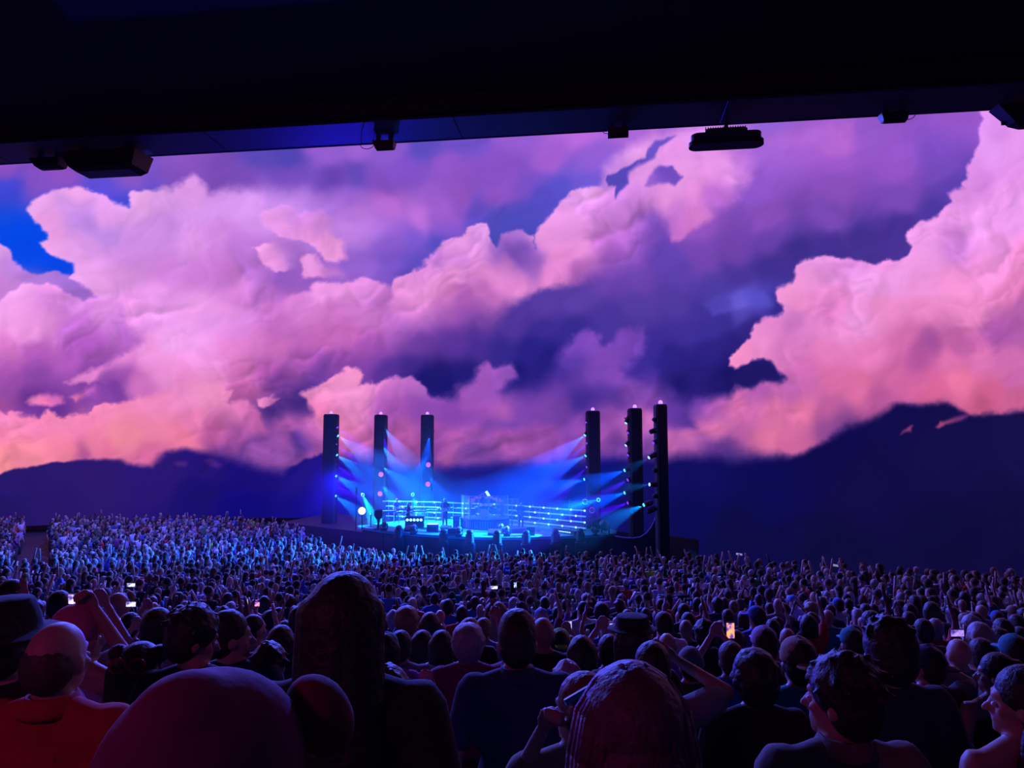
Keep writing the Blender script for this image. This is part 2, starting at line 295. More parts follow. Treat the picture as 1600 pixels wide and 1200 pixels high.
LAYERS = [
 # cloud at the far left edge, below the blue
 dict(poly=[(-60,370),(0,383),(14,392),(20,404),(34,416),(46,426),(60,432),(84,425),(108,430),(128,444),(150,460),(120,520,20),(-60,520)],
      cols=[(0,395,215,150,225),(20,420,190,130,220),(60,440,175,120,215),(100,440,160,110,210),(140,470,160,105,205),(0,450,200,130,215),(60,480,210,130,215)],tex=.10,rim=.06),
 # the big left cloud
 dict(poly=[(43,328,5),(60,312,5),(84,300,5),(115,294,4),(140,298,4),(160,305),(182,317),(200,322),(207,316),(202,304),(208,296),(240,297,8),(270,296,10),(290,285,12),(305,272,10),(318,285,10),(325,298,14),(360,292,20),(420,300,30),(500,310,40),(580,330,50),(620,370,60),(600,440,60),(480,500,60),(300,540,60),(140,520,40),(150,470,8),(128,444,4),(108,438,3),(116,428,3),(114,412,3),(104,405,4),(86,398,4),(70,384,4),(68,378,4),(80,372,4),(72,358,4),(58,345,4)],
      cols=[(60,322,228,160,228),(120,300,240,165,228),(110,325,205,145,225),(150,345,180,130,222),(130,345,190,135,225),(180,360,190,135,225),(170,325,225,155,228),(215,305,232,165,232),(250,310,225,160,235),(300,300,225,155,235),(255,345,195,135,220),(230,370,205,140,225),(90,360,225,150,220),(85,385,235,160,228),(120,400,225,155,228),(150,375,215,148,228),
            (200,400,210,140,225),(140,430,235,160,232),(180,430,225,150,228),(250,420,212,132,222),(240,450,230,150,232),(300,380,222,150,232),(280,345,215,150,235),(340,330,215,150,238),(350,370,215,140,228),(300,420,205,125,215),(340,430,200,120,210),(390,340,215,150,238),(380,390,190,120,215),(390,420,180,110,205),(360,450,215,130,215),
            (450,320,200,140,235),(500,340,180,125,228),(550,330,185,120,225),(540,360,195,130,230),(440,440,150,92,195),(480,440,150,92,195),(420,470,190,110,205),(250,490,235,155,235),(300,470,240,160,235),(200,480,235,150,230),(330,500,235,150,228),(460,470,200,110,205),(560,420,150,98,208),(600,400,125,85,200)],tex=.13,rim=.05),
 # small puffs right of it
 dict(poly=[(404,338),(420,326),(440,322),(470,330),(500,328,10),(515,340,12),(520,365,14),(540,380,10),(545,400,10),(525,408,5),(505,402,4),(490,385,4),(470,378,4),(450,372,5),(430,365,5),(410,352,4)],
      cols=[(420,335,225,150,228),(440,350,230,150,228),(500,345,210,135,225),(480,365,235,150,225),(520,390,235,150,222),(510,400,240,155,220),(460,335,205,135,225)],tex=.18,rim=.08),
 dict(poly=[(398,390,3),(412,378,3),(425,377,6),(445,388,12),(465,390,14),(460,410,14),(445,424,5),(430,425,4),(415,415,4),(408,402,3)],
      cols=[(405,388,245,165,232),(425,410,235,150,225),(455,400,170,110,210),(440,390,190,125,218)],tex=.15,rim=.06),
 dict(poly=[(465,405,4),(478,396,4),(492,396,6),(500,410,8),(525,415,16),(540,430,16),(510,435,6),(485,436,5),(468,426,4),(472,415,4)],
      cols=[(480,405,235,155,228),(490,425,232,148,222),(520,425,190,120,210)],tex=.15,rim=.06),
 # mid band cloud in front of the left one
 dict(poly=[(-60,470),(0,474),(14,458),(40,450),(70,447),(96,452),(112,462),(126,476),(140,468),(165,470),(190,480,10),(200,500,20),(215,540,16),(150,560,30),(60,560,40),(-60,560,40)],
      cols=[(0,480,238,160,232),(30,460,240,165,235),(70,456,235,150,228),(70,475,212,130,220),(110,475,215,135,222),(30,500,238,155,225),(60,510,235,150,222),(120,510,190,105,205),(160,490,225,145,228),(190,500,210,130,220),(10,530,215,120,200),(60,540,180,90,185),(130,540,165,82,180),(200,520,180,98,198)],tex=.12,rim=.10),
 dict(poly=[(430,468,8),(450,462,5),(480,452,5),(510,442,5),(540,438,5),(565,432,5),(590,440,5),(612,452,8),(640,480,30),(620,520,60),(560,560,50),(500,590,50),(440,630,40),(360,640,60),(250,640,50),(200,640,30),(200,610,10),(170,600,6),(130,602,6),(105,600,6),(120,590,6),(150,578,8),(180,560,8),(215,542,8),(240,520,10),(280,500,16),(330,480,16),(400,482,10)],
      cols=[(460,465,215,130,215),(500,455,240,155,232),(540,450,235,150,228),(580,445,225,140,222),(600,470,190,110,200),(480,490,215,125,208),(420,490,205,115,205),(440,510,195,105,195),(520,490,205,115,200),(560,490,205,120,205),(540,520,205,108,190),(560,540,160,80,175),(500,530,200,105,188),(480,560,170,85,175),(440,540,205,110,190),(400,530,220,125,205),
            (330,500,230,150,232),(300,520,240,160,238),(270,540,242,165,238),(310,545,240,160,235),(230,560,240,150,222),(190,570,235,140,215),(150,590,225,130,200),(260,580,238,145,215),(330,560,235,145,218),(370,540,228,130,205),(380,580,215,115,190),(330,600,240,145,205),(280,600,225,130,195),(220,600,210,115,190),(170,605,130,65,160),(200,590,150,75,168),(190,610,120,60,155),(420,580,180,88,172),(440,600,120,60,150),(380,620,190,95,165),(500,570,110,60,155),(520,560,150,75,170),(350,480,235,150,230),(380,500,215,135,222)],tex=.12,rim=.05,rough=1.2),
 # lower left pink cloud
 dict(poly=[(-60,680),(-60,640),(0,655,12),(30,645,10),(60,655,6),(78,642,5),(100,655,4),(125,647,4),(140,645,4),(150,632,4),(175,628,4),(215,622,6),(260,610,14),(300,590,10),(315,598,5),(325,597,5),(340,598,5),(353,615,5),(365,612,4),(355,636,4),(375,630,5),(395,640,6),(408,650,6),(414,665,10),(425,685,20),(390,700,30),(320,720,30),(240,735,20),(100,735,20),(-60,760)],
      cols=[(0,680,242,130,175),(60,670,240,130,180),(100,665,240,130,178),(140,650,240,130,178),(180,640,242,135,185),(230,630,240,135,190),(290,610,238,140,200),(320,610,240,148,200),(340,625,238,140,195),(300,650,232,125,180),(370,645,225,125,185),(400,660,190,95,165),(370,680,160,78,155),(330,680,190,90,155),(250,670,240,130,165),(280,690,232,120,155),(200,680,242,138,160),(220,660,240,135,170),(150,690,240,130,162),(100,700,242,130,160),(50,710,244,135,160),(0,730,246,140,150),(170,712,225,110,155),(130,705,180,85,150),(230,715,210,100,155),(340,710,100,50,135),(400,700,90,48,135)],tex=.10,rim=.03,rough=1.3),
 dict(poly=[(-60,610),(0,643,4),(12,648,4),(22,640,4),(35,643,5),(30,655,12),(0,670,14),(-60,680,14)],cols=[(10,650,235,130,185)],tex=.1,rim=.05),
 dict(poly=[(42,625,6),(55,615,6),(80,614,8),(98,620,8),(100,632,8),(80,636,8),(60,632,8)],cols=[(60,622,225,125,190),(80,630,232,115,155),(90,624,190,95,175)],tex=.12),
 dict(poly=[(108,620,8),(130,612,8),(150,605,10),(155,612,10),(135,622,8),(118,628,6)],cols=[(120,622,225,115,165),(145,608,180,90,180)],tex=.12),
 dict(poly=[(402,625,4),(415,618,3),(430,617,4),(438,625,4),(430,633,5),(412,638,5),(403,635,4)],cols=[(415,625,232,135,190),(430,628,200,110,180)],tex=.12,rim=.05),
 # tall diagonal cloud in the middle
 dict(poly=[(612,452,4),(618,437,4),(630,432,4),(655,420,4),(662,404,4),(678,390,4),(690,377,3),(715,370,4),(725,364,4),(729,353,3),(750,347,3),(764,350,3),(768,360,3),(764,372,3),(770,382,3),(774,388,3),(788,372,4),(804,363,4),(820,366,4),(835,367,3),(837,376,3),(833,392,4),(838,368,4),(850,348,4),(862,332,4),(873,316,4),(888,302,4),(903,292,4),(922,288,5),(940,291,8),(965,310,16),(1000,325,30),(1010,360,50),(1000,400,40),(950,420,30),(900,440,14),(860,448,10),(830,456,12),(800,470,24),(770,490,40),(700,490,50),(640,500,40),(608,480,14)],
      cols=[(620,445,232,145,222),(650,430,220,138,218),(680,400,190,120,208),(700,380,215,140,215),(715,372,235,155,225),(750,352,225,155,225),(755,365,225,155,225),(740,372,190,125,212),(735,388,230,150,222),(760,400,225,145,220),(720,400,195,122,210),(740,415,232,145,220),(700,430,232,145,215),(670,450,235,150,218),(640,460,235,150,220),(630,480,220,130,210),(690,470,210,120,195),
            (800,372,180,115,205),(820,375,170,110,205),(780,390,165,105,200),(800,395,110,72,178),(825,400,105,70,178),(810,410,100,65,172),(780,405,130,82,188),(790,418,220,130,200),(830,412,160,98,195),(860,400,235,145,215),(850,375,240,155,225),(870,340,230,150,225),(900,310,220,148,228),(925,300,230,160,232),(900,350,225,145,220),(900,390,232,145,215),(880,420,228,135,205),(850,435,225,132,200),(800,440,228,135,202),(770,430,235,142,212),(765,428,225,135,210),(760,460,190,105,185),
            (930,340,205,130,215),(960,330,200,125,215),(930,380,185,105,200),(950,400,150,85,185),(980,360,180,105,205),(1000,380,155,88,190),(900,430,170,92,185),(720,480,170,90,180)],tex=.12,rim=.05),
 # upper middle right cloud
 dict(poly=[(945,262,14),(960,240,16),(990,225,16),(1040,205,30),(1100,190,30),(1160,200,30),(1175,240,24),(1170,280,30),(1150,310,24),(1115,340,12),(1085,360,10),(1062,378,6),(1050,374,8),(1040,350,16),(1020,335,24),(990,340,40),(950,320,30),(940,300,20)],
      cols=[(960,260,200,135,228),(980,245,235,160,235),(1000,265,225,150,228),(1010,300,215,140,222),(990,320,205,130,218),(1060,240,225,145,228),(1075,270,232,155,232),(1060,300,235,155,230),(1100,240,220,145,230),(1110,270,235,150,232),(1140,260,230,150,232),(1160,240,190,118,220),(1090,310,235,145,225),(1120,310,190,110,210),(1130,320,175,100,200),(1060,330,200,120,212),(1040,320,235,150,225),(1085,345,205,115,200),(1100,340,215,125,205),(1065,370,200,110,200),(1040,350,165,95,195),(1000,340,190,112,208)],tex=.12),
 dict(poly=[(948,275,2),(962,269,2),(980,260,2),(998,250,2),(1008,243,2),(1012,230,3),(1022,220,3),(1040,214,4),(1056,212,4),(1042,222,4),(1030,230,3),(1022,244,4),(1008,252,6),(990,262,6),(980,270,6),(982,288,3),(972,300,3),(957,313,2),(960,302,2),(964,293,2),(952,292,3),(947,284,2)],cols=[(960,285,85,70,185),(1030,222,110,82,200)],tex=.05,rough=.6),
 dict(poly=[(1008,294,4),(1015,280,5),(1022,262,5),(1034,260,4),(1042,262,3),(1050,262,3),(1056,270,3),(1066,276,3),(1058,284,3),(1054,290,3),(1044,286,4),(1030,288,5),(1016,294,5)],cols=[(1040,275,110,75,190),(1015,290,150,95,205)],tex=.05,rough=.6),
 # cooler wisps at upper right
 dict(poly=[(1200,225,20),(1240,205,20),(1300,190,20),(1335,190,12),(1340,210,12),(1330,235,14),(1300,245,16),(1260,235,16),(1220,232,16)],cols=[(1260,215,178,105,215),(1310,215,185,105,210),(1290,240,178,100,205)],tex=.08,alpha=.8),
 dict(poly=[(1100,478,10),(1125,460,10),(1170,452,14),(1200,462,10),(1205,478,10),(1180,480,10),(1150,486,8),(1115,495,6),(1106,486,8)],cols=[(1125,470,82,66,178),(1155,475,105,92,210),(1180,468,85,78,195)],tex=.10,alpha=.8),
 # purple clouds low in the middle
 dict(poly=[(850,600,20),(862,575,10),(872,558,8),(885,540,6),(900,526,5),(925,517,5),(938,522,5),(945,534,5),(955,535,5),(962,518,5),(972,513,6),(985,516,6),(1005,514,7),(1012,530,7),(1005,550,8),(985,565,8),(972,580,8),(975,598,10),(1010,600,20),(1050,620,20),(1080,650,30),(1060,700,30),(960,700,40),(850,700,40),(790,680,40),(800,640,30)],
      cols=[(900,540,120,70,185),(930,535,135,78,192),(970,530,130,75,190),(1000,530,115,68,180),(950,560,140,80,192),(930,590,130,74,182),(900,570,95,60,172),(870,590,75,48,158),(980,570,100,62,172),(960,600,145,80,188),(990,620,135,76,180),(1020,640,130,70,172),(1050,650,110,62,168),(940,620,90,55,162),(920,630,70,45,150),(900,600,100,60,168),(860,620,110,62,168),(830,650,120,66,168),(900,640,60,40,145),(880,655,115,62,160),(900,670,150,76,170),(950,660,150,78,168),(1000,670,170,85,175)],tex=.14,rim=.03,rough=1.2),
 dict(poly=[(710,620,14),(715,605,8),(735,592,6),(740,578,5),(748,568,4),(760,564,4),(768,572,4),(785,570,4),(800,566,4),(806,578,4),(805,592,6),(790,600,8),(778,612,8),(800,625,16),(850,625,20),(880,630,20),(860,660,20),(800,660,20),(760,655,16),(720,655,20),(690,640,20)],
      cols=[(760,575,170,92,192),(790,580,150,85,188),(745,600,165,88,188),(720,620,165,86,182),(770,610,155,82,180),(780,635,190,98,180),(740,640,165,82,172),(830,640,130,70,170),(810,590,140,78,180)],tex=.14,rim=.04,rough=1.1),
 # pink cloud behind the left towers
 dict(poly=[(472,618,5),(482,607,4),(500,601,4),(512,592,4),(528,580,4),(550,575,4),(562,578,4),(568,586,4),(560,597,6),(566,600,4),(580,592,4),(592,597,4),(600,592,4),(618,588,4),(640,587,4),(655,596,4),(666,606,5),(676,615,6),(700,618,10),(720,640,20),(760,650,20),(740,690,24),(700,725,24),(600,735,20),(520,735,20),(440,740,20),(380,720,16),(385,700,10),(410,685,8),(440,672,10),(470,665,12),(490,650,12),(485,632,8)],
      cols=[(480,615,225,130,190),(510,605,235,140,195),(545,583,240,145,200),(530,600,240,145,205),(560,610,235,145,205),(590,605,228,135,205),(630,600,222,130,205),(650,610,205,118,200),(600,625,215,118,200),(560,640,232,135,195),(500,640,232,125,180),(530,660,228,125,180),(480,680,200,105,180),(440,690,170,88,175),(420,710,140,75,160),(480,710,170,85,165),(460,690,60,38,130),(470,693,70,42,135),(520,700,200,100,170),(560,690,200,100,165),(620,650,190,98,190),(660,640,160,85,185),(700,650,155,80,178),(640,680,215,110,175),(600,665,195,100,180),(680,670,190,92,172),(700,690,170,82,165),(640,700,190,90,160),(600,720,110,60,145),(540,728,90,50,140),(660,725,150,75,155)],tex=.13,rim=.05,rough=1.1),
 # low pink row
 dict(poly=[(690,672,12),(720,666,10),(760,668,10),(800,672,8),(830,662,10),(870,668,10),(880,690,12),(900,700,12),(880,715,12),(820,720,10),(760,718,12),(720,724,6),(690,720,6),(695,700,10)],
      cols=[(710,680,190,95,175),(760,690,160,80,165),(790,700,175,88,168),(830,680,160,80,168),(850,700,150,75,160),(700,715,185,95,165),(750,710,120,65,150)],tex=.16),
 dict(poly=[(905,680,12),(930,665,10),(970,655,10),(1000,640,10),(1030,655,8),(1060,680,8),(1070,720,14),(1010,716,14),(950,700,14),(910,695,12)],
      cols=[(930,680,175,90,185),(980,670,200,105,185),(1010,655,215,115,190),(1050,695,200,105,175),(1000,700,120,65,155),(960,695,110,60,155)],tex=.14),
 # the big right cloud
 dict(poly=[(1700,100),(1545,100),(1536,182,4),(1526,200,4),(1527,218,4),(1519,238,4),(1516,250,4),(1511,262,4),(1513,276,4),(1506,288,4),(1508,294,6),(1480,303,5),(1486,314,4),(1470,330,4),(1455,340,4),(1432,350,4),(1420,362,3),(1418,376,3),(1427,390,3),(1420,401,3),(1395,403,3),(1382,408,3),(1368,413,3),(1350,408,4),(1335,406,4),(1318,408,3),(1304,400,3),(1288,402,4),(1262,408,4),(1242,420,4),(1240,436,6),(1215,448,6),(1210,458,4),(1212,474,4),(1220,488,4),(1214,493,5),(1188,502,4),(1174,514,3),(1170,532,3),(1160,542,3),(1142,550,3),(1137,560,3),(1139,573,3),(1150,574,3),(1170,566,4),(1196,560,5),(1208,566,6),(1222,580,6),(1228,590,6),(1215,597,5),(1185,602,5),(1160,604,5),(1148,600,6),(1140,614,8),(1115,624,10),(1090,625,12),(1068,640,8),(1076,648,5),(1094,668,5),(1072,672,10),(1050,690,12),(1080,702,14),(1110,697,12),(1140,694,14),(1170,708,14),(1200,712,12),(1235,712,10),(1260,704,8),(1290,690,8),(1322,670,10),(1350,655,14),(1378,640,14),(1400,628,8),(1440,628,8),(1478,627,8),(1495,638,6),(1510,646,5),(1530,650,5),(1548,642,5),(1570,644,4),(1700,640,5)],
      cols=[(1550,200,215,140,232),(1590,220,225,150,235),(1540,240,225,150,238),(1530,280,215,135,225),(1580,270,225,145,232),(1560,300,238,155,238),(1500,310,225,145,232),(1490,330,232,150,230),(1450,350,235,150,228),(1530,340,240,160,240),(1590,330,235,155,238),(1430,375,235,155,232),(1480,370,215,135,222),(1490,380,205,125,215),(1560,380,238,150,230),(1600,400,232,135,200),(1550,410,238,145,215),(1440,410,240,155,230),(1390,410,235,145,222),(1340,415,225,140,225),(1290,410,232,150,225),(1255,420,225,145,220),(1300,430,225,140,220),(1250,450,240,150,220),(1350,440,240,160,235),(1400,440,242,160,235),(1450,450,240,150,222),(1500,440,240,145,210),(1580,450,232,130,195),(1220,465,232,145,205),(1250,480,238,140,205),(1300,470,232,135,205),(1295,490,215,120,195),(1340,500,242,155,228),(1320,520,240,145,215),(1380,490,238,140,205),(1450,490,235,135,198),(1520,480,238,140,200),(1600,490,190,100,175),(1560,520,165,82,165),(1590,510,175,90,170),
            (1200,510,225,132,205),(1240,510,195,112,190),(1270,510,220,130,200),(1190,535,232,140,205),(1155,560,232,135,190),(1180,555,225,130,190),(1230,550,215,120,190),(1300,550,228,125,190),(1350,550,232,125,190),(1400,540,215,110,175),(1430,570,175,82,155),(1450,550,160,78,155),(1400,590,205,100,160),(1440,600,210,100,160),(1500,540,190,95,165),(1480,570,225,115,175),(1530,560,225,120,185),(1580,560,210,110,180),(1590,600,205,105,175),(1500,600,238,120,165),(1550,620,215,100,150),(1460,615,215,100,150),(1540,640,190,85,130),(1600,635,200,95,145),
            (1300,590,220,110,170),(1260,590,205,105,178),(1230,610,190,98,178),(1340,610,225,112,165),(1370,620,180,85,150),(1180,620,180,92,178),(1150,640,220,112,175),(1200,650,230,120,175),(1250,640,232,120,168),(1300,650,205,100,160),(1120,640,175,90,180),(1100,630,130,70,175),(1080,640,90,52,155),(1120,670,228,120,175),(1080,690,205,108,180),(1160,680,190,95,165),(1150,695,130,68,150),(1200,690,235,122,165),(1230,700,205,100,155),(1260,690,200,98,155),(1290,670,140,70,145),(1310,660,120,62,140),(1190,708,190,95,155),(1110,695,150,80,160),(1060,685,190,100,175)],tex=.10,rim=.05,rough=1.),
 dict(poly=[(1190,577,10),(1205,570,8),(1216,580,6),(1218,592,6),(1195,598,8),(1150,600,8),(1135,590,8),(1150,580,8)],cols=[(1180,590,30,22,100)],tex=0,alpha=.8,rough=.8),
 # ridge on the left and centre
 dict(poly=[(-60,765,3),(0,741,3),(25,735,3),(50,728,3),(85,723,3),(120,719,3),(160,719,5),(190,720,8),(215,726,8),(235,726,10),(250,714,10),(262,706,8),(290,703,10),(320,706,12),(350,712,16),(380,722,20),(410,732,20),(440,738,16),(455,730,4),(475,720,4),(505,710,4),(540,716,16),(600,728,20),(680,737,16),(720,728,14),(800,728,18),(900,726,20),(960,712,20),(1040,715,20),(1060,712,20),(1100,714,20),(1160,722,18),(1200,718,14),(1240,714,12),(1262,704,10),(1290,692,8),(1320,676,12),(1350,660,14),(1378,645,14),(1400,632,8),(1440,632,8),(1478,631,8),(1495,642,6),(1515,650,5),(1530,652,5),(1548,648,5),(1570,646,4),(1700,646,4),(1700,1300),(-60,1300)],
      cols=[(0,760,38,22,105),(100,740,40,22,105),(150,740,42,22,105),(100,780,36,20,100),(0,800,32,18,95),(250,740,40,20,112),(300,725,34,16,112),(400,750,22,10,115),(300,780,22,12,105),(450,740,24,12,120),(500,730,20,10,120),(400,790,12,6,115),(480,800,8,4,130),(600,760,4,8,130),(700,760,2,10,125),(800,760,0,8,118),(900,760,0,10,120),(1040,740,14,12,95),(1100,740,14,12,92),(1200,740,12,10,82),(1300,700,15,10,75),(1400,660,17,12,75),(1350,760,18,12,68),(1500,700,20,14,72),(1600,700,22,15,72),(1600,800,16,12,62),(1500,850,14,11,60),(1300,850,13,11,60),(1150,830,10,10,66),(1080,800,8,10,80),(1600,900,14,10,58)],tex=.05,rough=.55),
 dict(poly=[(1415,672,5),(1422,667,3),(1430,665,3),(1426,674,3),(1410,678,5)],cols=[(1422,670,175,75,125)],tex=.1,alpha=.75,rough=.6),
 dict(poly=[(1462,668,3),(1468,660,3),(1480,657,4),(1500,648,6),(1512,646,6),(1500,656,6),(1478,664,4),(1468,670,3)],cols=[(1470,662,185,80,125),(1500,650,130,55,120)],tex=.1,alpha=.85,rough=.6),
 dict(poly=[(270,723,6),(280,720,4),(290,723,5),(284,728,5),(274,728,5)],cols=[(280,724,90,42,130)],tex=.1,alpha=.7,rough=.6),
 dict(poly=[(320,720,6),(330,716,4),(345,724,6),(340,730,6),(326,728,5)],cols=[(330,724,85,38,130)],tex=.1,alpha=.7,rough=.6),
]
for _L in LAYERS:
    _p = _L['poly'][0]
    if _p[:2] == (472, 618): _L['cols'] = [(x, y, r*(.86 if x > 590 else 1), g*(.84 if x > 590 else 1), b*(.95 if x > 590 else 1)) for x, y, r, g, b in _L['cols']]
    if _p[:2] in ((850, 600), (710, 620), (690, 672), (905, 680)):
        _L['poly'] = [(q[0], q[1], (q[2] if len(q) > 2 else 4)*1.9) for q in _L['poly']]; _L['cols'] = [(x, y, r*.94, g*.94, b*.97) for x, y, r, g, b in _L['cols']]
    if _p[:2] == (1700, 100): _L['poly'] = [(q[0], q[1], (q[2] if len(q) > 2 else 4)*(1.8 if q[1] > 590 else 1)) for q in _L['poly']]
def paint(px, py):
    px = px.astype(np.float32); py = py.astype(np.float32)
    # slow warp for colours, finer warp for edges
    wx = fbm(px/90, py/90, 11, 4)*26; wy = fbm(px/90, py/90, 31, 4)*26
    ex = fbm(px/26, py/26, 51, 4, .6)*9; ey = fbm(px/26, py/26, 71, 4, .6)*9
    # relief of the puffs: slope of a billowy height field towards the light (upper left)
    ux = (px*.92+py*-.38+wx*1.5)/64; uy = (px*.38+py*.92+wy*1.5)/52
    H = lambda a, b: billow(a, b, 91, 3)
    e = .16
    rel = (H(ux, uy)-H(ux+e*.5, uy+e))*1.5
    rel = rel*(.35+.9*sstep(-.25, .35, fbm(px/120, py/120, 211, 2)))
    soft_tex = fbm((px*.9-py*.35)/150, (py*.9+px*.35)/38, 131, 5)
    col = field(px+wx*.8, py+wy*.8, BG)
    col = col*(1+.06*soft_tex+.035*rel)[..., None]
    for L in LAYERS:
        k = L.get('rough', 1.)
        sd, sf = polysd(px+ex*k+wx*.15*k, py+ey*k+wy*.15*k, L['poly'])
        sf = sf*1.35+1.2
        a = sstep(-.5, .5, sd/sf)*L.get('alpha', 1.)
        c = field(px+wx*.8, py+wy*.8, L['cols']) if len(L['cols']) > 1 else np.broadcast_to(np.array(L['cols'][0][2:], np.float32), px.shape+(3,))
        t = L.get('tex', .1)
        m = 1+t*rel+t*.5*soft_tex
        rim = L.get('rim', 0)
        if rim: m = m+rim*np.exp(-np.maximum(sd, 0)/L.get('rw', 9))*sstep(14, 4, sf)
        c = c*m[..., None]
        col = col+(c-col)*a[..., None]
    return np.clip(col, 0, 255)
# ------------------------------------------------------------------ the dome screen
def catmull(pts, n):
    out = []
    for i in range(1, len(pts)-2):
        p0, p1, p2, p3 = [np.array(p, float) for p in pts[i-1:i+3]]
        for t in np.linspace(0, 1, n, endpoint=False):
            out.append(.5*((2*p1)+(p2-p0)*t+(2*p0-5*p1+4*p2-p3)*t*t+(3*p1-p0-3*p2+p3)*t**3))
    return np.array(out)
PATH = [(60, 8), (44, 18), (31, 24.5), (20.2, 28.4), (14.2, 31.0), (10.6, 34.6), (10.0, 41), (8.6, 49), (3, 56), (-8, 60), (-22, 59.5), (-36, 54.5), (-50, 46), (-62, 34), (-68, 18), (-70, 0)]
base = catmull(PATH, 60)
bpx = 800+F*base[:, 0]/(base[:, 1]*math.cos(PITCH)-(-6.0)*math.sin(PITCH))
def along(u):   # base point for a nominal picture column
    o = np.argsort(bpx)
    return np.interp(u, bpx[o], base[o, 0]), np.interp(u, bpx[o], base[o, 1])
cols_u = np.concatenate([np.linspace(bpx.min(), -300, 40)[:-1], np.linspace(-300, 2150, 1180), np.linspace(2150, bpx.max(), 30)[1:]])
phi = np.concatenate([np.linspace(-.06, .98, 540), np.linspace(.98, 1.35, 14)[1:]])
bx, by = along(cols_u)
CX, CY, RZ = -8.0, 30.0, 34.0
U_, PHI = np.meshgrid(np.arange(len(cols_u)), phi)
rr = np.cos(np.maximum(PHI, 0))*1.0
VX = CX+(bx[U_]-CX)*rr; VY = CY+(by[U_]-CY)*rr; VZ = 2.6+RZ*np.sin(PHI)
def to_px(x, y, z):
    X = x; Yv = y; Z = z-EYE.z
    d = Yv*math.cos(PITCH)+Z*math.sin(PITCH); h = -Yv*math.sin(PITCH)+Z*math.cos(PITCH)
    d = np.maximum(d, .5)
    return 800+F*X/d, 600-F*h/d
PX, PY = to_px(VX, VY, VZ)
tri = lambda v, a, b: a+np.abs((v-a) % (2*(b-a))-(b-a))*-1+(b-a)
qx = np.where((PX < -40) | (PX > 1640), tri(PX, -40, 1640), PX)
qy = np.where(PY < 186, 186+(tri(186+(186-PY), 186, 600)-186), PY); qy = np.minimum(qy, 1000)
tint = paint(qx.ravel(), qy.ravel())
nr, nc = VX.shape
dome_me = bpy.data.meshes.new('dome_screen')
idx = np.arange(nr*nc).reshape(nr, nc)
quads = np.stack([idx[:-1, :-1], idx[:-1, 1:], idx[1:, 1:], idx[1:, :-1]], -1).reshape(-1, 4)
dome_me.vertices.add(nr*nc); dome_me.vertices.foreach_set('co', np.stack([VX, VY, VZ], -1).astype(np.float32).ravel())
dome_me.loops.add(quads.size); dome_me.loops.foreach_set('vertex_index', quads.astype(np.int32).ravel())
dome_me.polygons.add(len(quads)); dome_me.polygons.foreach_set('loop_start', np.arange(0, quads.size, 4, dtype=np.int32))
dome_me.update(calc_edges=True)
ca = dome_me.color_attributes.new('film', 'FLOAT_COLOR', 'POINT')
tl = tint/255.0; tl = np.where(tl <= .04045, tl/12.92, ((tl+.055)/1.055)**2.4)
ca.data.foreach_set('color', np.concatenate([tl, np.ones((len(tl), 1))], 1).astype(np.float32).ravel())
m = bpy.data.materials.new('dome_led_screen'); m.use_nodes = True
nt = m.node_tree; b = nt.nodes['Principled BSDF']
b.inputs['Base Color'].default_value = (.01, .01, .012, 1); b.inputs['Roughness'].default_value = .9; b.inputs['Specular IOR Level'].default_value = 0
at = nt.nodes.new('ShaderNodeAttribute'); at.attribute_name = 'film'
nt.links.new(at.outputs['Color'], b.inputs['Emission Color']); b.inputs['Emission Strength'].default_value = 1.0
m.cycles.emission_sampling = 'NONE'
tag(link('dome_screen', dome_me, m), 'giant curved dome screen showing pink and violet storm clouds over dark hills', 'screen')

# ------------------------------------------------------------------ terraces that carry the crowd
PROF = [(-6, 5.6), (0, 5.22), (1.7, 4.89), (3.3, 4.4), (5, 3.9), (8, 3.22), (12, 2.45), (17, 1.7), (25, .8), (34, .05), (36, 0), (90, 0)]
def ground(y): return float(np.interp(y, [p[0] for p in PROF], [p[1] for p in PROF]))
ROW = .90
rows = [1.70+ROW*k for k in range(40)]          # centre of each row
def row_z(y):
    if y > 33.6: return 0.0
    k = round((y-1.70)/ROW); return ground(1.70+ROW*k)
mb = MB()
k0 = -6
prof = []
for k in range(k0, 41):
    yc = 1.70+ROW*k; z = ground(yc) if yc < 33.6 else 0.0
    prof += [(yc-ROW/2, z), (yc+ROW/2, z)]
prof.append((75, 0.0))
n = len(prof)
vs_ = [(-75, y, z) for y, z in prof]+[(45, y, z) for y, z in prof]
mb.add(vs_, [(i, i+n, i+n+1, i+1) for i in range(n-1)])
tag(mb.build('floor', M['concrete']), kind='structure')

# ------------------------------------------------------------------ the overhanging balcony
H = 3.0
def at_h(px, py): return G(px, py, EYE.z+H)
eL = at_h(0, 258); eR = at_h(1600, 170)
dirE = (eR-eL).normalized(); eL2 = eL-dirE*12; eR2 = eR+dirE*12
nrm = Vector((-dirE.y, dirE.x, 0)).normalized()
if nrm.y < 0: nrm = -nrm
zt = EYE.z+H
mb = MB()   # lower slab with a rounded nose
sec = [(0, 0), (.02, .05), (.02, .5), (-.05, .6), (-12, .6), (-12, .17), (-.62, .17), (-.58, .02), (-.05, -.0)]
pts = []
for P0 in (eL2, eR2):
    for d_, h_ in sec: pts.append(P0+nrm*d_+Vector((0, 0, h_)))
n = len(sec)
mb.add(pts, [(i, (i+1) % n, n+(i+1) % n, n+i) for i in range(n)]+[tuple(range(n)), tuple(reversed(range(n, 2*n)))])
tag(mb.build('ceiling', M['soffit']), kind='structure')
mb = MB()   # metal trim strip under the nose, in lengths
L_all = (eR2-eL2).length; N_ = 14
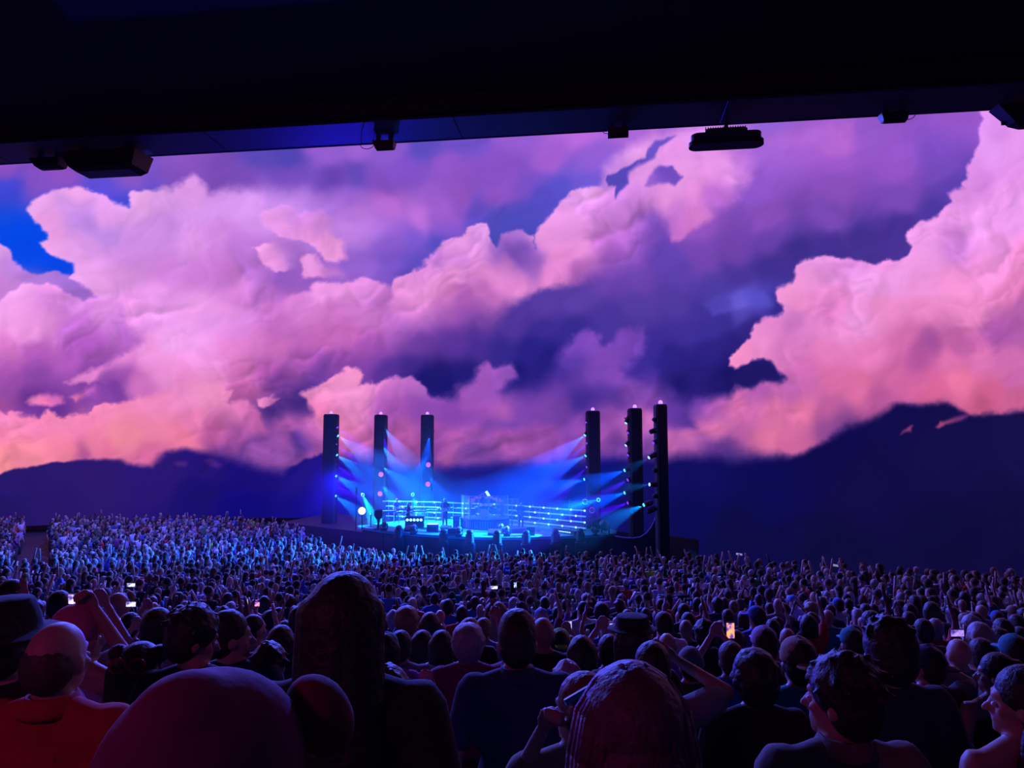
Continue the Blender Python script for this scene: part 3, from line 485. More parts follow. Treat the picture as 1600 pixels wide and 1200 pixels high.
for i in range(N_):
    a = eL2+dirE*(L_all*i/N_+.0008); c = eL2+dirE*(L_all*(i+1)/N_-.0008)
    mid = (a+c)/2-nrm*.33+Vector((0, 0, -.012))
    ang = math.atan2(dirE.y, dirE.x)
    o = MB().box((0, 0, 0), ((c-a).length, .46, .03), bev=.01).build('trim_1' if i == 0 else 'trim_1', M['fascia'], loc=mid, rot=(0, 0, ang))
    tag(o, kind='structure')
angE = math.atan2(dirE.y, dirE.x)
RE = Matrix.Rotation(angE, 3, 'Z')
def hang(px, py): # point on the underside of the nose near that pixel
    return G(px, py, zt-.03)
# big speakers and boxes under the nose
def edge_at(px):
    y = 258+(170-258)*px/1600
    return G(px, y, zt)-nrm*.12
def spk(name, label, px0, px1, drop, depth, cat, taper=.25, group=None, yaw=0):
    a = edge_at(px0); c = edge_at(px1); w = (c-a).length; mid = (a+c)/2
    t = thing(name, label, cat, mid+Vector((0, 0, -.05)), angE+yaw, group)
    s = MB(); k = taper*drop
    y0, y1 = -depth*.8, depth*.2
    vs_ = [(-w/2, y0, 0), (w/2, y0, 0), (w/2, y1, 0), (-w/2, y1, 0),
           (-w/2+k, y0+.02, -drop*.8), (w/2-k*.4, y0+.02, -drop*.8), (w/2-k*.4, y1-.02, -drop*.8), (-w/2+k, y1-.02, -drop*.8),
           (-w/2+k*1.5, y0+.06, -drop), (w/2-k*.9, y0+.06, -drop), (w/2-k*.9, y1-.05, -drop), (-w/2+k*1.5, y1-.05, -drop)]
    q = lambda a_: [(a_, a_+1, a_+5, a_+4), (a_+1, a_+2, a_+6, a_+5), (a_+2, a_+3, a_+7, a_+6), (a_+3, a_, a_+4, a_+7)]
    s.add(vs_, [(3, 2, 1, 0)]+q(0)+q(4)+[(8, 9, 10, 11)])
    s.build('housing', M['hull'], t)
    MB().box((0, y1+.006-.03, -drop*.45), (w*.72, .012, drop*.5), bev=.004).build('grille', M['black'], t)
    for sx in (-1, 1): MB().box((sx*w*.3, (y0+y1)/2, .012), (.04, depth*.3, .03)).build('bracket', M['black'], t)
    return t
t_ = spk('speaker', 'large black wedge loudspeaker hanging under the balcony edge, upper left', 131, 246, .20, .30, 'speaker', .55)
spk('speaker', 'large black loudspeaker cut off by the right edge under the balcony', 1536, 1650, .20, .16, 'speaker', .7)
spk('projector_box', 'small black box under the balcony just left of the large wedge loudspeaker', 74, 119, .10, .16, 'box', .5)
for px0, px1, lb in ((592, 624, 'small black box with looped cable under the balcony, left of centre'), (949, 981, 'small square black box under the balcony, right of centre'), (1364, 1406, 'small black box with looped cable between the flood light and right loudspeaker')):
    spk('junction_box', lb, px0, px1, .085, .11, 'box', .25 if px0 != 949 else .02)
def cable(pts, r, name, parent=None, m=None):
    s = MB()
    for i in range(len(pts)-1): s.cap(pts[i], pts[i+1], r, r, 5, 1, False)
    return s.build(name, m or M['black'], parent)
for px, lb in ((580, 'thin black cable looping beside the left small box'), (1408, 'thin black cable looping beside the right small box'), (948, 'short black cable knot beside the square box')):
    c = edge_at(px); k = .5 if px == 948 else 1
    pts = [c+dirE*(.07*k*math.cos(t)*(-1 if px != 1408 else 1))+Vector((0, 0, -.05-.045*k*math.sin(t))) for t in np.linspace(-1.0, 4.2, 14)]
    o = cable(pts, .0035, 'cable'); tag(o, lb, 'cable', None)
# flood light with cooling fins
c = edge_at(1130)
t = thing('flood_light', 'round-ended dark flood light with finned back hanging from the balcony edge', 'light', c+Vector((0, 0, -.02)), angE)
def stadium(w, d, n=8):
    out = []
    for i in range(n+1): a = -PI/2+PI*i/n; out.append((w/2-d/2*.9+d/2*math.cos(a)*.9, d/2*math.sin(a)))
    for i in range(n+1): a = PI/2+PI*i/n; out.append((-w/2+d/2*.9+d/2*math.cos(a)*.9, d/2*math.sin(a)))
    return out
MB().prism(stadium(.68, .18), -.235, -.195).build('lens_rim', M['black'], t)
MB().prism(stadium(.64, .16), -.197, -.125).build('housing', M['fascia'], t)
MB().box((0, 0, -.10), (.38, .12, .05), bev=.02).build('driver_box', M['fascia'], t)
for i in range(17):
    MB().cap((-.18+i*.0225, 0, -.076), (-.18+i*.0225, 0, -.045), .006, .004, 5, 1).build('fin', M['black'], t)
MB().cap((0, 0, -.06), (.03, 0, .05), .018, .018, 8).build('mount_arm', M['black'], t)

# ------------------------------------------------------------------ stage deck
ZS = 1.4
front = [(566, 824), (600, 829), (650, 834), (700, 837.5), (760, 839.5), (820, 839.5), (870, 838), (910, 836.5), (940, 835), (962, 833.5)]
F3 = [G(x, y, ZS) for x, y in front]
back = [(964, 829), (940, 822), (880, 815), (800, 811.5), (700, 811), (620, 814), (585, 818.5)]
outline = [(p.x, p.y) for p in F3]+[(G(x, y, ZS).x, G(x, y, ZS).y) for x, y in back]
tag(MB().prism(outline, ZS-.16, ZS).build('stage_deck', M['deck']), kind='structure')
ins = [(p[0]*1.0, p[1]+.12) for p in outline[:len(F3)]]+[(p[0], p[1]-.1) for p in outline[len(F3):]]
tag(MB().prism(ins, .0, ZS-.165).build('stage_base', M['stagefront']), kind='structure')
# scalloped silver-blue edge panels of the stage front
for i in range(len(F3)-1):
    a, c = F3[i], F3[i+1]; d = c-a; ang = math.atan2(d.y, d.x)
    o = MB().box((0, 0, 0), (d.length-.05, .05, .95), bev=.01).build('front_panel', M['stagefront'], loc=(a+c)/2+Vector((0, -.06, -.72)), rot=(0, 0, ang))
    tag(o, kind='structure')
# side ramp on the left of the stage, dark steps
rampa = G(520, 812, ZS); rampb = G(566, 824, ZS)
tag(MB().prism([(rampa.x-4, rampa.y+1), (rampb.x, rampb.y), (rampb.x+1.2, rampb.y+6), (rampa.x-2, rampa.y+8)], 0, ZS-.3).build('side_stage_base', M['stagefront']), kind='structure')

# ------------------------------------------------------------------ light towers
def tower(label, px, ytop, w_px, Y, side, lamps, depth=.9):
    """side +1: lamps on the right side of the tower facing the stage, -1: on its left"""
    top = P(px, ytop, Y); w = w_px/F*Y
    yaw = 0.0
    t = thing('light_tower', label, 'tower', (top.x, Y, 0), yaw, 'black light towers around the stage')
    h = top.z
    s = MB(); s.box((0, 0, h/2), (w, depth, h), bev=.10); s.build('housing', M['tower'], t)
    # recessed column rails and a cap
    for k in (-1, 1):
        MB().box((k*w*.34, -depth/2-.012, h*.5), (.06, .03, h*.96), bev=.008).build('rail', M['black'], t)
    MB().box((0, 0, h-.05), (w*.92, depth*.92, .16), bev=.05).build('cap', M['black'], t)
    d = MB().ell((0, 0, 0), (.12, .12, .14), n=12, m=8).build('dome_lamp', M['lamp_top'], t, True, loc=(0, -.1, h+.12))
    MB().lathe([(.15, -.14), (.15, -.08), (.10, -.06), (.10, 0)], n=12).build('lamp_collar', M['black'], d)
    for lx, ly, kind, (ax, ay) in lamps:
        p = P(lx, ly, Y-.3)
        q = Vector((ax-lx, ay-ly)).normalized()
        aim = Vector((q.x, -.35, -q.y)).normalized()
        if kind in ('cyan', 'violet', 'dark', 'faint'):
            Rm = lookrot(aim); loc = p-t.location-aim*.16
            b = MB(); b.cap((0, -.26, 0), (0, .0, 0), .15, .13, 10, 2); b.cap((0, .0, 0), (0, .16, 0), .135, .125, 10, 1, True)
            o = b.build('moving_light', M['black'], t); o.matrix_local = Matrix.Translation(loc) @ Rm.to_4x4()
            MB().ell((0, .165, 0), (.095, .04, .095), n=12, m=6).build('lens', M['lamp_cyan'] if kind in ('cyan',) else M['lamp_white'] if kind == 'faint' else M['lamp_violet'] if kind == 'violet' else M['black'], o, True)
            y = MB(); s_ = Rm.inverted() @ Vector((0, 0, 1))
            y.box((0, -.12, .0), (.40, .08, .05), bev=.01); y.cap((0, -.14, 0), (-side*.30, -.2, 0), .05, .05, 6)
            y.build('yoke', M['gear'], o)
        else:
            o = MB().ell((0, 0, 0), (.19, .10, .19), n=14, m=8).build('round_lamp', M['lamp_red'], t, True, loc=p-t.location+Vector((0, -.30, 0)))
            MB().lathe([(.0, -.06), (.2, -.05), (.21, .02), (.17, .03)], n=14, R=Matrix.Rotation(PI/2, 3, 'X')).build('bezel', M['black'], o)
    return t
R_ = (780, 840)
towers = [
 ('black light tower at the far left of the stage with blue beams', 518, 648, 21, 51.5, 1, [(527, 668, 'violet', (560, 700)), (528, 681, 'cyan', (570, 707)), (525, 695, 'violet', (550, 715)), (526.5, 711, 'cyan', (570, 738)), (524, 727, 'violet', (550, 745)), (525, 744, 'cyan', (575, 763)), (523, 760, 'violet', (550, 775)), (524.5, 775, 'cyan', (575, 800))]),
 ('black light tower second from the left, with two pink lamps', 595.5, 649, 18.5, 52, 1, [(597, 655, 'dark', (620, 670)), (600, 668, 'cyan', (628, 700)), (598, 683, 'violet', (612, 710)), (598, 697, 'cyan', (622, 725)), (597.5, 729, 'cyan', (640, 752)), (596.5, 741, 'red', (0, 0)), (596, 757, 'cyan', (625, 775)), (595, 771, 'red', (0, 0))]),
 ('black light tower at the back left of the stage behind the standing guitarist', 668, 649, 19, 52.5, 1, [(670, 664, 'violet', (670, 700)), (671, 681, 'cyan', (668, 705)), (669, 693, 'violet', (670, 700)), (669, 711, 'cyan', (655, 745)), (670, 726, 'red', (0, 0)), (669.5, 743, 'cyan', (700, 790)), (669.5, 756, 'red', (0, 0)), (669, 773, 'cyan', (655, 800))]),
 ('black light tower nearest the stage on the right side', 926, 643, 21, 46, -1, [(916, 660, 'violet', (900, 680)), (914, 680, 'cyan', (895, 700)), (917, 693, 'violet', (895, 700)), (915, 712, 'cyan', (870, 740)), (917, 730, 'violet', (890, 750)), (913, 749, 'cyan', (840, 762))]),
 ('black light tower fourth of the right row, middle one of three', 991.5, 639, 20, 41.7, -1, [(978, 661, 'faint', (960, 690)), (981, 676, 'violet', (960, 700)), (978, 696, 'faint', (950, 720)), (981, 711, 'violet', (960, 730)), (976, 735, 'cyan', (935, 748)), (981, 750, 'violet', (940, 770)), (976, 770, 'cyan', (925, 783)), (981, 786, 'violet', (940, 795))]),
 ('tallest black light tower at the far right with unlit lamps', 1031.5, 633, 17.5, 38, -1, [(1021, 654, 'dark', (1000, 640)), (1016, 675, 'dark', (995, 682)), (1021, 692, 'violet', (1000, 705)), (1014, 715, 'faint', (990, 727)), (1021, 735, 'dark', (1000, 735)), (1015, 757, 'faint', (990, 757)), (1021, 775, 'dark', (1000, 775)), (1006, 789, 'cyan', (955, 803)), (1012, 800, 'dark', (1000, 805))]),
]
towers[4] = ('black light tower in the middle of the three on the right',)+towers[4][1:]
for tw in towers: tower(*tw)

# beams: real spot lights in the haze
def spot(px, py, Y, tx, ty, col, power, half, dy=-.45, size=.05):
    p = P(px, py, Y); q = Vector((tx-px, -(ty-py))).normalized()
    aim = Vector((q.x, dy, q.y)).normalized()
    l = bpy.data.lights.new('beam', 'SPOT'); l.energy = power*SPOT_GAIN; l.color = col; l.spot_size = math.radians(2*half); l.spot_blend = .25
    l.shadow_soft_size = size
    o = bpy.data.objects.new('beam', l); COL.objects.link(o); o.location = p+aim*.12
    o.rotation_euler = aim.to_track_quat('-Z', 'Y').to_euler(); return o
CY = (.0, .24, 1.0); CB = (0., .085, 1.); VI = (.09, .0, 1.0)
LB = [
 (528, 681, 51, 575, 710, CY, 1.), (526.5, 711, 51, 572, 738, CY, .9), (525, 744, 51, 570, 766, CY, 1.), (524.5, 775, 51, 560, 796, CY, .8), (567, 773, 50, 578, 792, (0, .7, 1), 1.6),
 (600, 668, 51.5, 622, 695, CY, .9), (598, 697, 51.5, 618, 722, CY, 1.), (597.5, 729, 51.5, 625, 748, CY, 1.0), (596, 757, 51.5, 612, 775, CY, 1.2),
 (671, 681, 52, 668, 720, CB, .9), (669, 711, 52, 648, 752, CB, 1.1), (669.5, 743, 52, 700, 780, CB, 1.1), (669, 773, 52, 655, 795, CB, 1.), (645, 773, 50, 652, 792, (0, .7, 1), 1.),
 (914, 680, 45.5, 870, 712, CB, 2.0), (915, 712, 45.5, 855, 740, CB, 1.8), (913, 749, 45.5, 845, 765, CB, 1.6),
 (976, 735, 41.2, 925, 752, CB, 1.3), (976, 770, 41.2, 905, 790, CB, 1.6), (1006, 789, 38, 945, 812, CY, 2.0), (935, 781, 43, 895, 790, CY, .8), (916, 783, 44, 895, 790, CY, .8),
 (527, 668, 51, 560, 690, VI, .8), (525, 695, 51, 555, 715, VI, .9), (524, 727, 51, 552, 742, VI, .9), (523, 760, 51, 552, 770, VI, .9), (598, 683, 51.5, 612, 712, VI, .9),
 (917, 693, 45.5, 885, 722, VI, 1.), (917, 730, 45.5, 890, 755, VI, 1.), (981, 750, 41.2, 930, 775, VI, 1.), (981, 786, 41.2, 925, 802, VI, 1.2), (1014, 715, 37.6, 975, 735, CY, .5), (1015, 757, 37.6, 975, 762, CY, .5),
]
for (px, py, Y, tx, ty, c, k) in LB: spot(px, py, Y, tx, ty, c, 33000*k, 15 if c != VI else 10)
# unseen spots added high above the stage to brighten the deck
for px, Yw in ((650, 49), (860, 44)):
    tgt = P(px, 828, Yw-1); p = Vector((tgt.x*.8, tgt.y+6, 27))
    l = bpy.data.lights.new('deck_fill', 'SPOT'); l.energy = 48000; l.color = (0, .5, .8); l.spot_size = math.radians(26); l.spot_blend = .9; l.shadow_soft_size = .3
    o = bpy.data.objects.new('deck_fill', l); COL.objects.link(o); o.location = p; o.rotation_euler = (tgt-p).to_track_quat('-Z', 'Y').to_euler()
# unseen violet-blue spots added high above to turn the crowd bluer
for x, y, tx, ty, e in ((-22, 48, -14, 26, 15000), (-4, 50, -3, 24, 15000), (9, 42, 9, 16, 9000), (-8, 26, -30, 50, 9000)):
    p = Vector((x, y, 24)); tgt = Vector((tx, ty, 2))
    l = bpy.data.lights.new('crowd_fill', 'SPOT'); l.energy = e*9; l.color = (.07, .11, 1); l.spot_size = math.radians(75); l.spot_blend = 1.; l.shadow_soft_size = .4
    o = bpy.data.objects.new('crowd_fill', l); COL.objects.link(o); o.location = p; o.rotation_euler = (tgt-p).to_track_quat('-Z', 'Y').to_euler()
# blue spots added for the glow over the left of the floor
for (px, py, Y, tx, ty, tY, e, c, sz) in ((530, 745, 50, 470, 860, 36, 30000, (.02, .01, 1), 70), (566, 798, 47.5, 560, 900, 30, 12000, (.05, .02, 1), 90)):
    p = P(px, py, Y); tgt = P(tx, ty, tY)
    l = bpy.data.lights.new('floor_fill', 'SPOT'); l.energy = e; l.color = c; l.spot_size = math.radians(sz); l.spot_blend = 1.; l.shadow_soft_size = .2
    o = bpy.data.objects.new('floor_fill', l); COL.objects.link(o); o.location = p; o.rotation_euler = (tgt-p).to_track_quat('-Z', 'Y').to_euler()
# the haze that hangs over the stage
HZ_A = math.radians(-29); HZ = (-3.6, 46.4, 3.0, 17.5, 8.6, 9.0)   # centre and half sizes of the drifting haze
hz = MB().ell(HZ[:3], (HZ[3]*1.02, HZ[4]*1.02, HZ[5]*1.02), Matrix.Rotation(HZ_A, 3, 'Z'), n=24, m=14)
m = bpy.data.materials.new('stage_haze'); m.use_nodes = True; nt = m.node_tree
nt.nodes.remove(nt.nodes['Principled BSDF']); v = nt.nodes.new('ShaderNodeVolumeScatter'); v.inputs['Color'].default_value = (.62, .82, 1, 1); v.inputs['Anisotropy'].default_value = 0.1
tc = nt.nodes.new('ShaderNodeTexCoord'); mp = nt.nodes.new('ShaderNodeMapping')
mp.inputs['Location'].default_value = (-HZ[0]/HZ[3], -HZ[1]/HZ[4], -HZ[2]/HZ[5]); mp.inputs['Scale'].default_value = (1/HZ[3], 1/HZ[4], 1/HZ[5])
vr = nt.nodes.new('ShaderNodeVectorRotate'); vr.rotation_type = 'Z_AXIS'; vr.inputs['Center'].default_value = HZ[:3]; vr.inputs['Angle'].default_value = -HZ_A
nt.links.new(tc.outputs['Object'], vr.inputs['Vector']); nt.links.new(vr.outputs[0], mp.inputs['Vector'])
ln = nt.nodes.new('ShaderNodeVectorMath'); ln.operation = 'LENGTH'; nt.links.new(mp.outputs[0], ln.inputs[0])
mr = nt.nodes.new('ShaderNodeMapRange'); mr.interpolation_type = 'SMOOTHSTEP'; mr.inputs['From Min'].default_value = 1.0; mr.inputs['From Max'].default_value = .35; mr.inputs['To Min'].default_value = 0; mr.inputs['To Max'].default_value = 1
nt.links.new(ln.outputs['Value'], mr.inputs['Value'])
nz = nt.nodes.new('ShaderNodeTexNoise'); nz.inputs['Scale'].default_value = .8; nz.inputs['Detail'].default_value = 2; nt.links.new(tc.outputs['Object'], nz.inputs['Vector'])
m2 = nt.nodes.new('ShaderNodeMapRange'); m2.inputs['From Min'].default_value = .3; m2.inputs['From Max'].default_value = .7; m2.inputs['To Min'].default_value = .5*HAZE_DENSITY; m2.inputs['To Max'].default_value = 1.5*HAZE_DENSITY
nt.links.new(nz.outputs[0], m2.inputs['Value'])
mu = nt.nodes.new('ShaderNodeMath'); mu.operation = 'MULTIPLY'; nt.links.new(mr.outputs[0], mu.inputs[0]); nt.links.new(m2.outputs[0], mu.inputs[1])
nt.links.new(mu.outputs[0], v.inputs['Density'])
nt.links.new(v.outputs[0], nt.nodes['Material Output'].inputs['Volume'])
o = hz.build('stage_haze', m); tag(o, 'blue-lit haze drifting over the stage', 'haze', kind='stuff')
# ------------------------------------------------------------------ light rails behind the band
def on_deck(px, py): return G(px, py, ZS)
def rail_run(xa, xb, ya, yb, Ya, Yb, npost, label):
    """four stacked tubes from column xa to xb; ya/yb = picture rows of the top tube at both ends"""
    root_p = P((xa+xb)/2, 800, (Ya+Yb)/2)
    t = thing('light_rail', label, 'light rail', (root_p.x, root_p.y, ZS), 0, 'lit rails behind the band')
    O = Vector((root_p.x, root_p.y, ZS))
    def at(f, y, Y): return P(xa+(xb-xa)*f, y, Y)-O
    for k in range(4):
        lo = []
        ca, cb = ya+k*7.6, yb+k*(7.6+ (1.9 if xa > 770 else .8))*.97
        off = .06*(k % 2)
        f = off; step = .165 if xb-xa > 120 else .30
        i = 0
        while f < .985:
            f2 = min(f+step*.86, .99)
            A = at(f, ca+(cb-ca)*f, Ya+(Yb-Ya)*f); B = at(f2, ca+(cb-ca)*f2, Ya+(Yb-Ya)*f2)
            MB().cap(A, B, .045, .045, 7, 1).build('light_tube', M['tube'], t)
            fb = f2+step*.07
            if fb < 1.0:
                C_ = at(fb, ca+(cb-ca)*fb, Ya+(Yb-Ya)*fb)+Vector((0, -.08, 0))
                o = MB().ell((0, 0, 0), (.065, .05, .065), n=10, m=6).build('bulb', M['bulb'], t, True, loc=C_)
            f += step; i += 1
    for i in range(npost):
        f = (i+.5)/npost; Y = Ya+(Yb-Ya)*f+.12
        A = at(f, ya+(yb-ya)*f-2, Y); MB().rod((A.x, A.y, -.0), A, .03, 6).build('post', M['metal'], t)
    return t
rail_run(598, 690, 783, 785, 50.6, 50.2, 5, 'lit horizontal rails with round bulbs behind the keyboards')
rail_run(700, 782, 785.5, 788, 50.2, 49.8, 5, 'lit horizontal rails with round bulbs behind the drum riser')
rail_run(787, 916, 788.5, 798, 49.8, 44.2, 8, 'longest lit horizontal rails, right of the drums, sloping towards the right towers')
# ------------------------------------------------------------------ musicians (built with the same body maker as the crowd, see below)
# ------------------------------------------------------------------ drum riser
c = on_deck(756, 828); riser_c = Vector((c.x, c.y+1.6, ZS))
t = thing('drum_riser', 'round ribbed riser with clear screens around the drum kit', 'riser', riser_c)
MB().lathe([(0, 0), (1.55, 0), (1.55, .52), (1.6, .52), (1.6, .6), (0, .6)], n=36).build('platform', M['gear'], t)
for i in range(30):
    a = PI+PI*(i+.5)/30
    MB().box((1.57*math.cos(a), 1.57*math.sin(a), .28), (.05, .03, .44), Matrix.Rotation(a+PI/2, 3, 'Z')).build('slat', M['metal'], t)
glass = bpy.data.materials.new('clear_screen'); glass.use_nodes = True
gb = glass.node_tree.nodes['Principled BSDF']; gb.inputs['Base Color'].default_value = (.5, .8, 1, 1); gb.inputs['Roughness'].default_value = .15; gb.inputs['Alpha'].default_value = .16
for i in range(7):
    a = PI+.12+(PI-.24)*(i+.5)/7; q = Vector((1.48*math.cos(a), 1.48*math.sin(a), .6))
    Rz = Matrix.Rotation(a+PI/2, 3, 'Z')
    o = MB().box((0, 0, .72), (.56, .02, 1.44)).build('screen_panel', glass, t, loc=q, rot=(0, 0, a+PI/2))
    f = MB()
    for sx in (-1, 1): f.box((sx*.285, 0, .74), (.035, .035, 1.5))
    f.box((0, 0, 1.47), (.6, .035, .035)); f.box((0, 0, .02), (.6, .035, .035))
    f.build('screen_frame', M['chrome'], o)
# the drum kit
dk = thing('drum_kit', 'drum kit with cymbals behind the clear screens on the round riser', 'drum kit', riser_c+Vector((0, 0, .6)))
def drum(name, c, r, h, rx=0., rz_=0.):
    o = MB().lathe([(0, -h/2), (r, -h/2), (r*1.03, -h/2), (r*1.03, -h/2+.03), (r, -h/2+.03), (r, h/2-.03), (r*1.03, h/2-.03), (r*1.03, h/2), (0, h/2)], n=18).build(name, M['shell'], dk, loc=c, rot=(rx, 0, rz_))
    MB().lathe([(0, 0), (r*.97, 0), (r*.97, .006), (0, .006)], n=18).build('drum_head', M['white_gear'], o, loc=(0, 0, h/2))
    return o
M['shell'] = mat('drum_shell', (.08, .2, .4), .25, .5); M['white_gear'] = mat('pale_head', (.6, .65, .7), .5)
drum('bass_drum', (0, -.25, .3), .30, .42, PI/2); drum('tom', (-.28, -.2, .72), .17, .22, .5); drum('tom', (.05, -.25, .74), .17, .22, .5); drum('floor_tom', (.6, .1, .4), .22, .4); drum('snare', (-.5, .25, .6), .18, .14, .1); drum('tom', (.38, -.15, .72), .18, .24, .5); drum('floor_tom', (-.8, -.05, .4), .2, .36)
for x, y, z, r in ((-.85, -.1, 1.15, .24), (-.45, -.35, 1.3, .25), (.3, -.4, 1.32, .25), (.75, -.1, 1.2, .27), (.95, .3, 1.05, .24), (-.9, .4, 1.0, .2)):
    o = MB().lathe([(0, .03), (.04, .028), (r*.6, .01), (r, 0), (r, -.004), (0, .02)], n=20).build('cymbal', M['brass'] if 'brass' in M else M.setdefault('brass', mat('cymbal_bronze', (.7, .6, .3), .3, 1.)), dk, loc=(x, y, z), rot=(.25, 0, 0))
    MB().cap((x, y, 0), (x, y, z), .013, .010, 5, 1).build('cymbal_stand', M['chrome'], dk)
MB().lathe([(0, .45), (.18, .45), (.19, .5), (.16, .54), (0, .54)], n=14).build('stool', M['black'], dk, loc=(0, .55, 0))
# boom with lit panel
p0 = P(745, 812, 47); pj = P(745, 777, 47.2); pe = P(758, 769, 47.2)
t = thing('boom_stand', 'tall boom stand holding a glowing panel above the drums', 'stand', (p0.x, p0.y, ZS+.6))
B0 = Vector((p0.x, p0.y, ZS+.6))
MB().cap((0, 0, 0), pj-B0, .05, .04, 8).build('mast', M['chrome'], t)
MB().cap(P(742, 779, 47.2)-B0, pe-B0, .045, .035, 8).build('boom_arm', M['chrome'], t)
MB().cap(P(754, 772, 47.2)-B0, P(757.5, 776, 47.2)-B0, .02, .02, 5).build('cable', M['metal'], t)
MB().box((0, 0, 0), (.17, .10, .48), bev=.03).build('lit_panel', mat('lit_panel', (.4, .6, .6), .3, emit=(.45, 1, .9, 1), strength=1.4), t, loc=P(762.5, 772.5, 47.2)-B0, rot=(0, -.55, 0)).rotation_euler = (0, -.55, 0)
t.children[-1].rotation_euler = (0, -.5, 0)
# second, thinner boom
t = thing('boom_stand', 'thin slanting boom stand just right of the drum riser', 'stand', on_deck(775, 816))
q0 = t.location
t_z = P(775, 780, q0.y)-Vector(q0)
MB().cap((0, 0, 0), t_z, .02, .018, 5).build('mast', M['metal'], t); MB().cap(t_z, P(789, 786, q0.y)-Vector(q0), .02, .015, 5).build('boom_arm', M['metal'], t)
# clear baffle panels right of the drums
t = thing('clear_baffle', 'folding clear baffle right of the drum riser with bright frames', 'screen', on_deck(795, 822))
for i in range(3):
    o = MB().box((0, 0, .95), (.36, .02, 1.6)).build('screen_panel', glass, t, loc=(-.42+i*.42, .06*(i % 2), .0), rot=(0, 0, .25*(1 if i % 2 else -1)))
    f = MB()
    for sx in (-1, 1): f.box((sx*.19, 0, .92), (.03, .03, 1.75))
    f.box((0, 0, 1.76), (.4, .03, .03)); f.build('screen_frame', M['chrome'], o)
# keyboards
def keyboard_rig(label, px, py, w, n, yaw=0.):
    c = on_deck(px, py); t = thing('keyboard', label, 'keyboard', c, yaw)
    for k in range(n):
        z = .78+.22*k
        o = MB().box((0, .12*k, z), (w, .36, .10), bev=.02).build('case', M['gear'], t)
        MB().box((0, .12*k-.1, z+.055), (w*.92, .15, .015)).build('white_keys', M['white_gear'], o)
        for i in range(5): MB().box((-w*.4+i*w*.2, .12*k-.06, z+.068), (w*.10, .08, .014)).build('black_keys', M['black'], o)
        MB().box((0, .12*k+.1, z+.053), (w*.9, .08, .01)).build('control_panel', M['metal'], o)
    for sx in (-1, 1):
        MB().cap((sx*w*.38, -.15, 0), (sx*w*.38, .3, .75), .022, .022, 6).build('leg', M['metal'], t); MB().cap((sx*w*.38, .35, 0), (sx*w*.38, -.12, .75), .022, .022, 6).build('leg', M['metal'], t)
    return t
keyboard_rig('long stage piano at the far left behind the stand light', 606, 817, 1.1, 1, .25)
keyboard_rig('double keyboard in front of the seated keyboard player', 632, 819, 1.1, 2, 0)
keyboard_rig('double keyboard right of the seated keyboard player', 656, 817, .9, 2, -.3)
keyboard_rig('keyboard beside the left guitarist with bright top', 675, 815, .8, 1, .2)
# organ with round speaker faces low under the keyboards
t = thing('organ_cabinet', 'low organ cabinet with lit round openings among the keyboards', 'cabinet', on_deck(648, 824))
MB().box((0, 0, .38), (1.2, .5, .72), bev=.04).build('case', M['gear'], t)
for i in range(5): MB().lathe([(0, 0), (.07, .0), (.09, .02), (.06, .03)], n=12, R=Matrix.Rotation(PI/2, 3, 'X')).build('lamp', M['bulb'], t, loc=(-.44+i*.22, -.26, .5))
# amplifiers and wedges at the front edge
def amp(name, label, px, py, w, h, d=.5, tilt=0., cat='amplifier', top=False):
    t = thing(name, label, cat, on_deck(px, py))
    z = MB(); z.add([(-w/2, -d/2, 0), (w/2, -d/2, 0), (w/2, d/2, 0), (-w/2, d/2, 0), (-w/2, -d/2+tilt*.0, h*(1 if not tilt else .45)), (w/2, -d/2, h*(1 if not tilt else .45)), (w/2, d/2, h), (-w/2, d/2, h)],
                    [(3, 2, 1, 0), (4, 5, 6, 7), (0, 1, 5, 4), (1, 2, 6, 5), (2, 3, 7, 6), (3, 0, 4, 7)])
    z.build('case', M['gear'], t)
    MB().box((0, d/2+.012, h*.5), (w*.86, .02, h*.8), bev=.01).build('grille', M['black'], t); MB().box((0, -d/2-.01, h*.5*(1 if not tilt else .45)), (w*.86, .02, h*.3)).build('rear_panel', M['black'], t)
    MB().box((0, 0, h+.015), (w*.3, .03, .03), bev=.01).build('handle', M['chrome'], t)
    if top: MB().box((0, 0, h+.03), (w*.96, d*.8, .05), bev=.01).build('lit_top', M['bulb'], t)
    return t
amp('amplifier', 'amplifier with a bright lit top left of the first guitarist', 676, 830, .68, .42, top=True)
amp('monitor_wedge', 'dark floor monitor beside the round floor lamp under the keyboards', 640, 830, .62, .32, tilt=1, cat='monitor')
amp('amplifier', 'wide dark box on the deck below the first guitarist', 708, 836.5, .62, .42)
amp('amplifier', 'tall amplifier rack at the left side of the drum riser', 713, 824, .4, .75)
amp('monitor_wedge', 'dark floor monitor in front of the second guitarist', 773, 836, .8, .34, tilt=1, cat='monitor')
amp('pedal_case', 'low wide case at the feet of the second guitarist', 806, 832, 1.5, .28, cat='case')
amp('amplifier', 'dark amplifier right of the second guitarist', 829, 836, .5, .5)
amp('monitor_wedge', 'floor monitor at the feet of the first guitarist', 697, 826, .7, .2, tilt=1, cat='monitor')
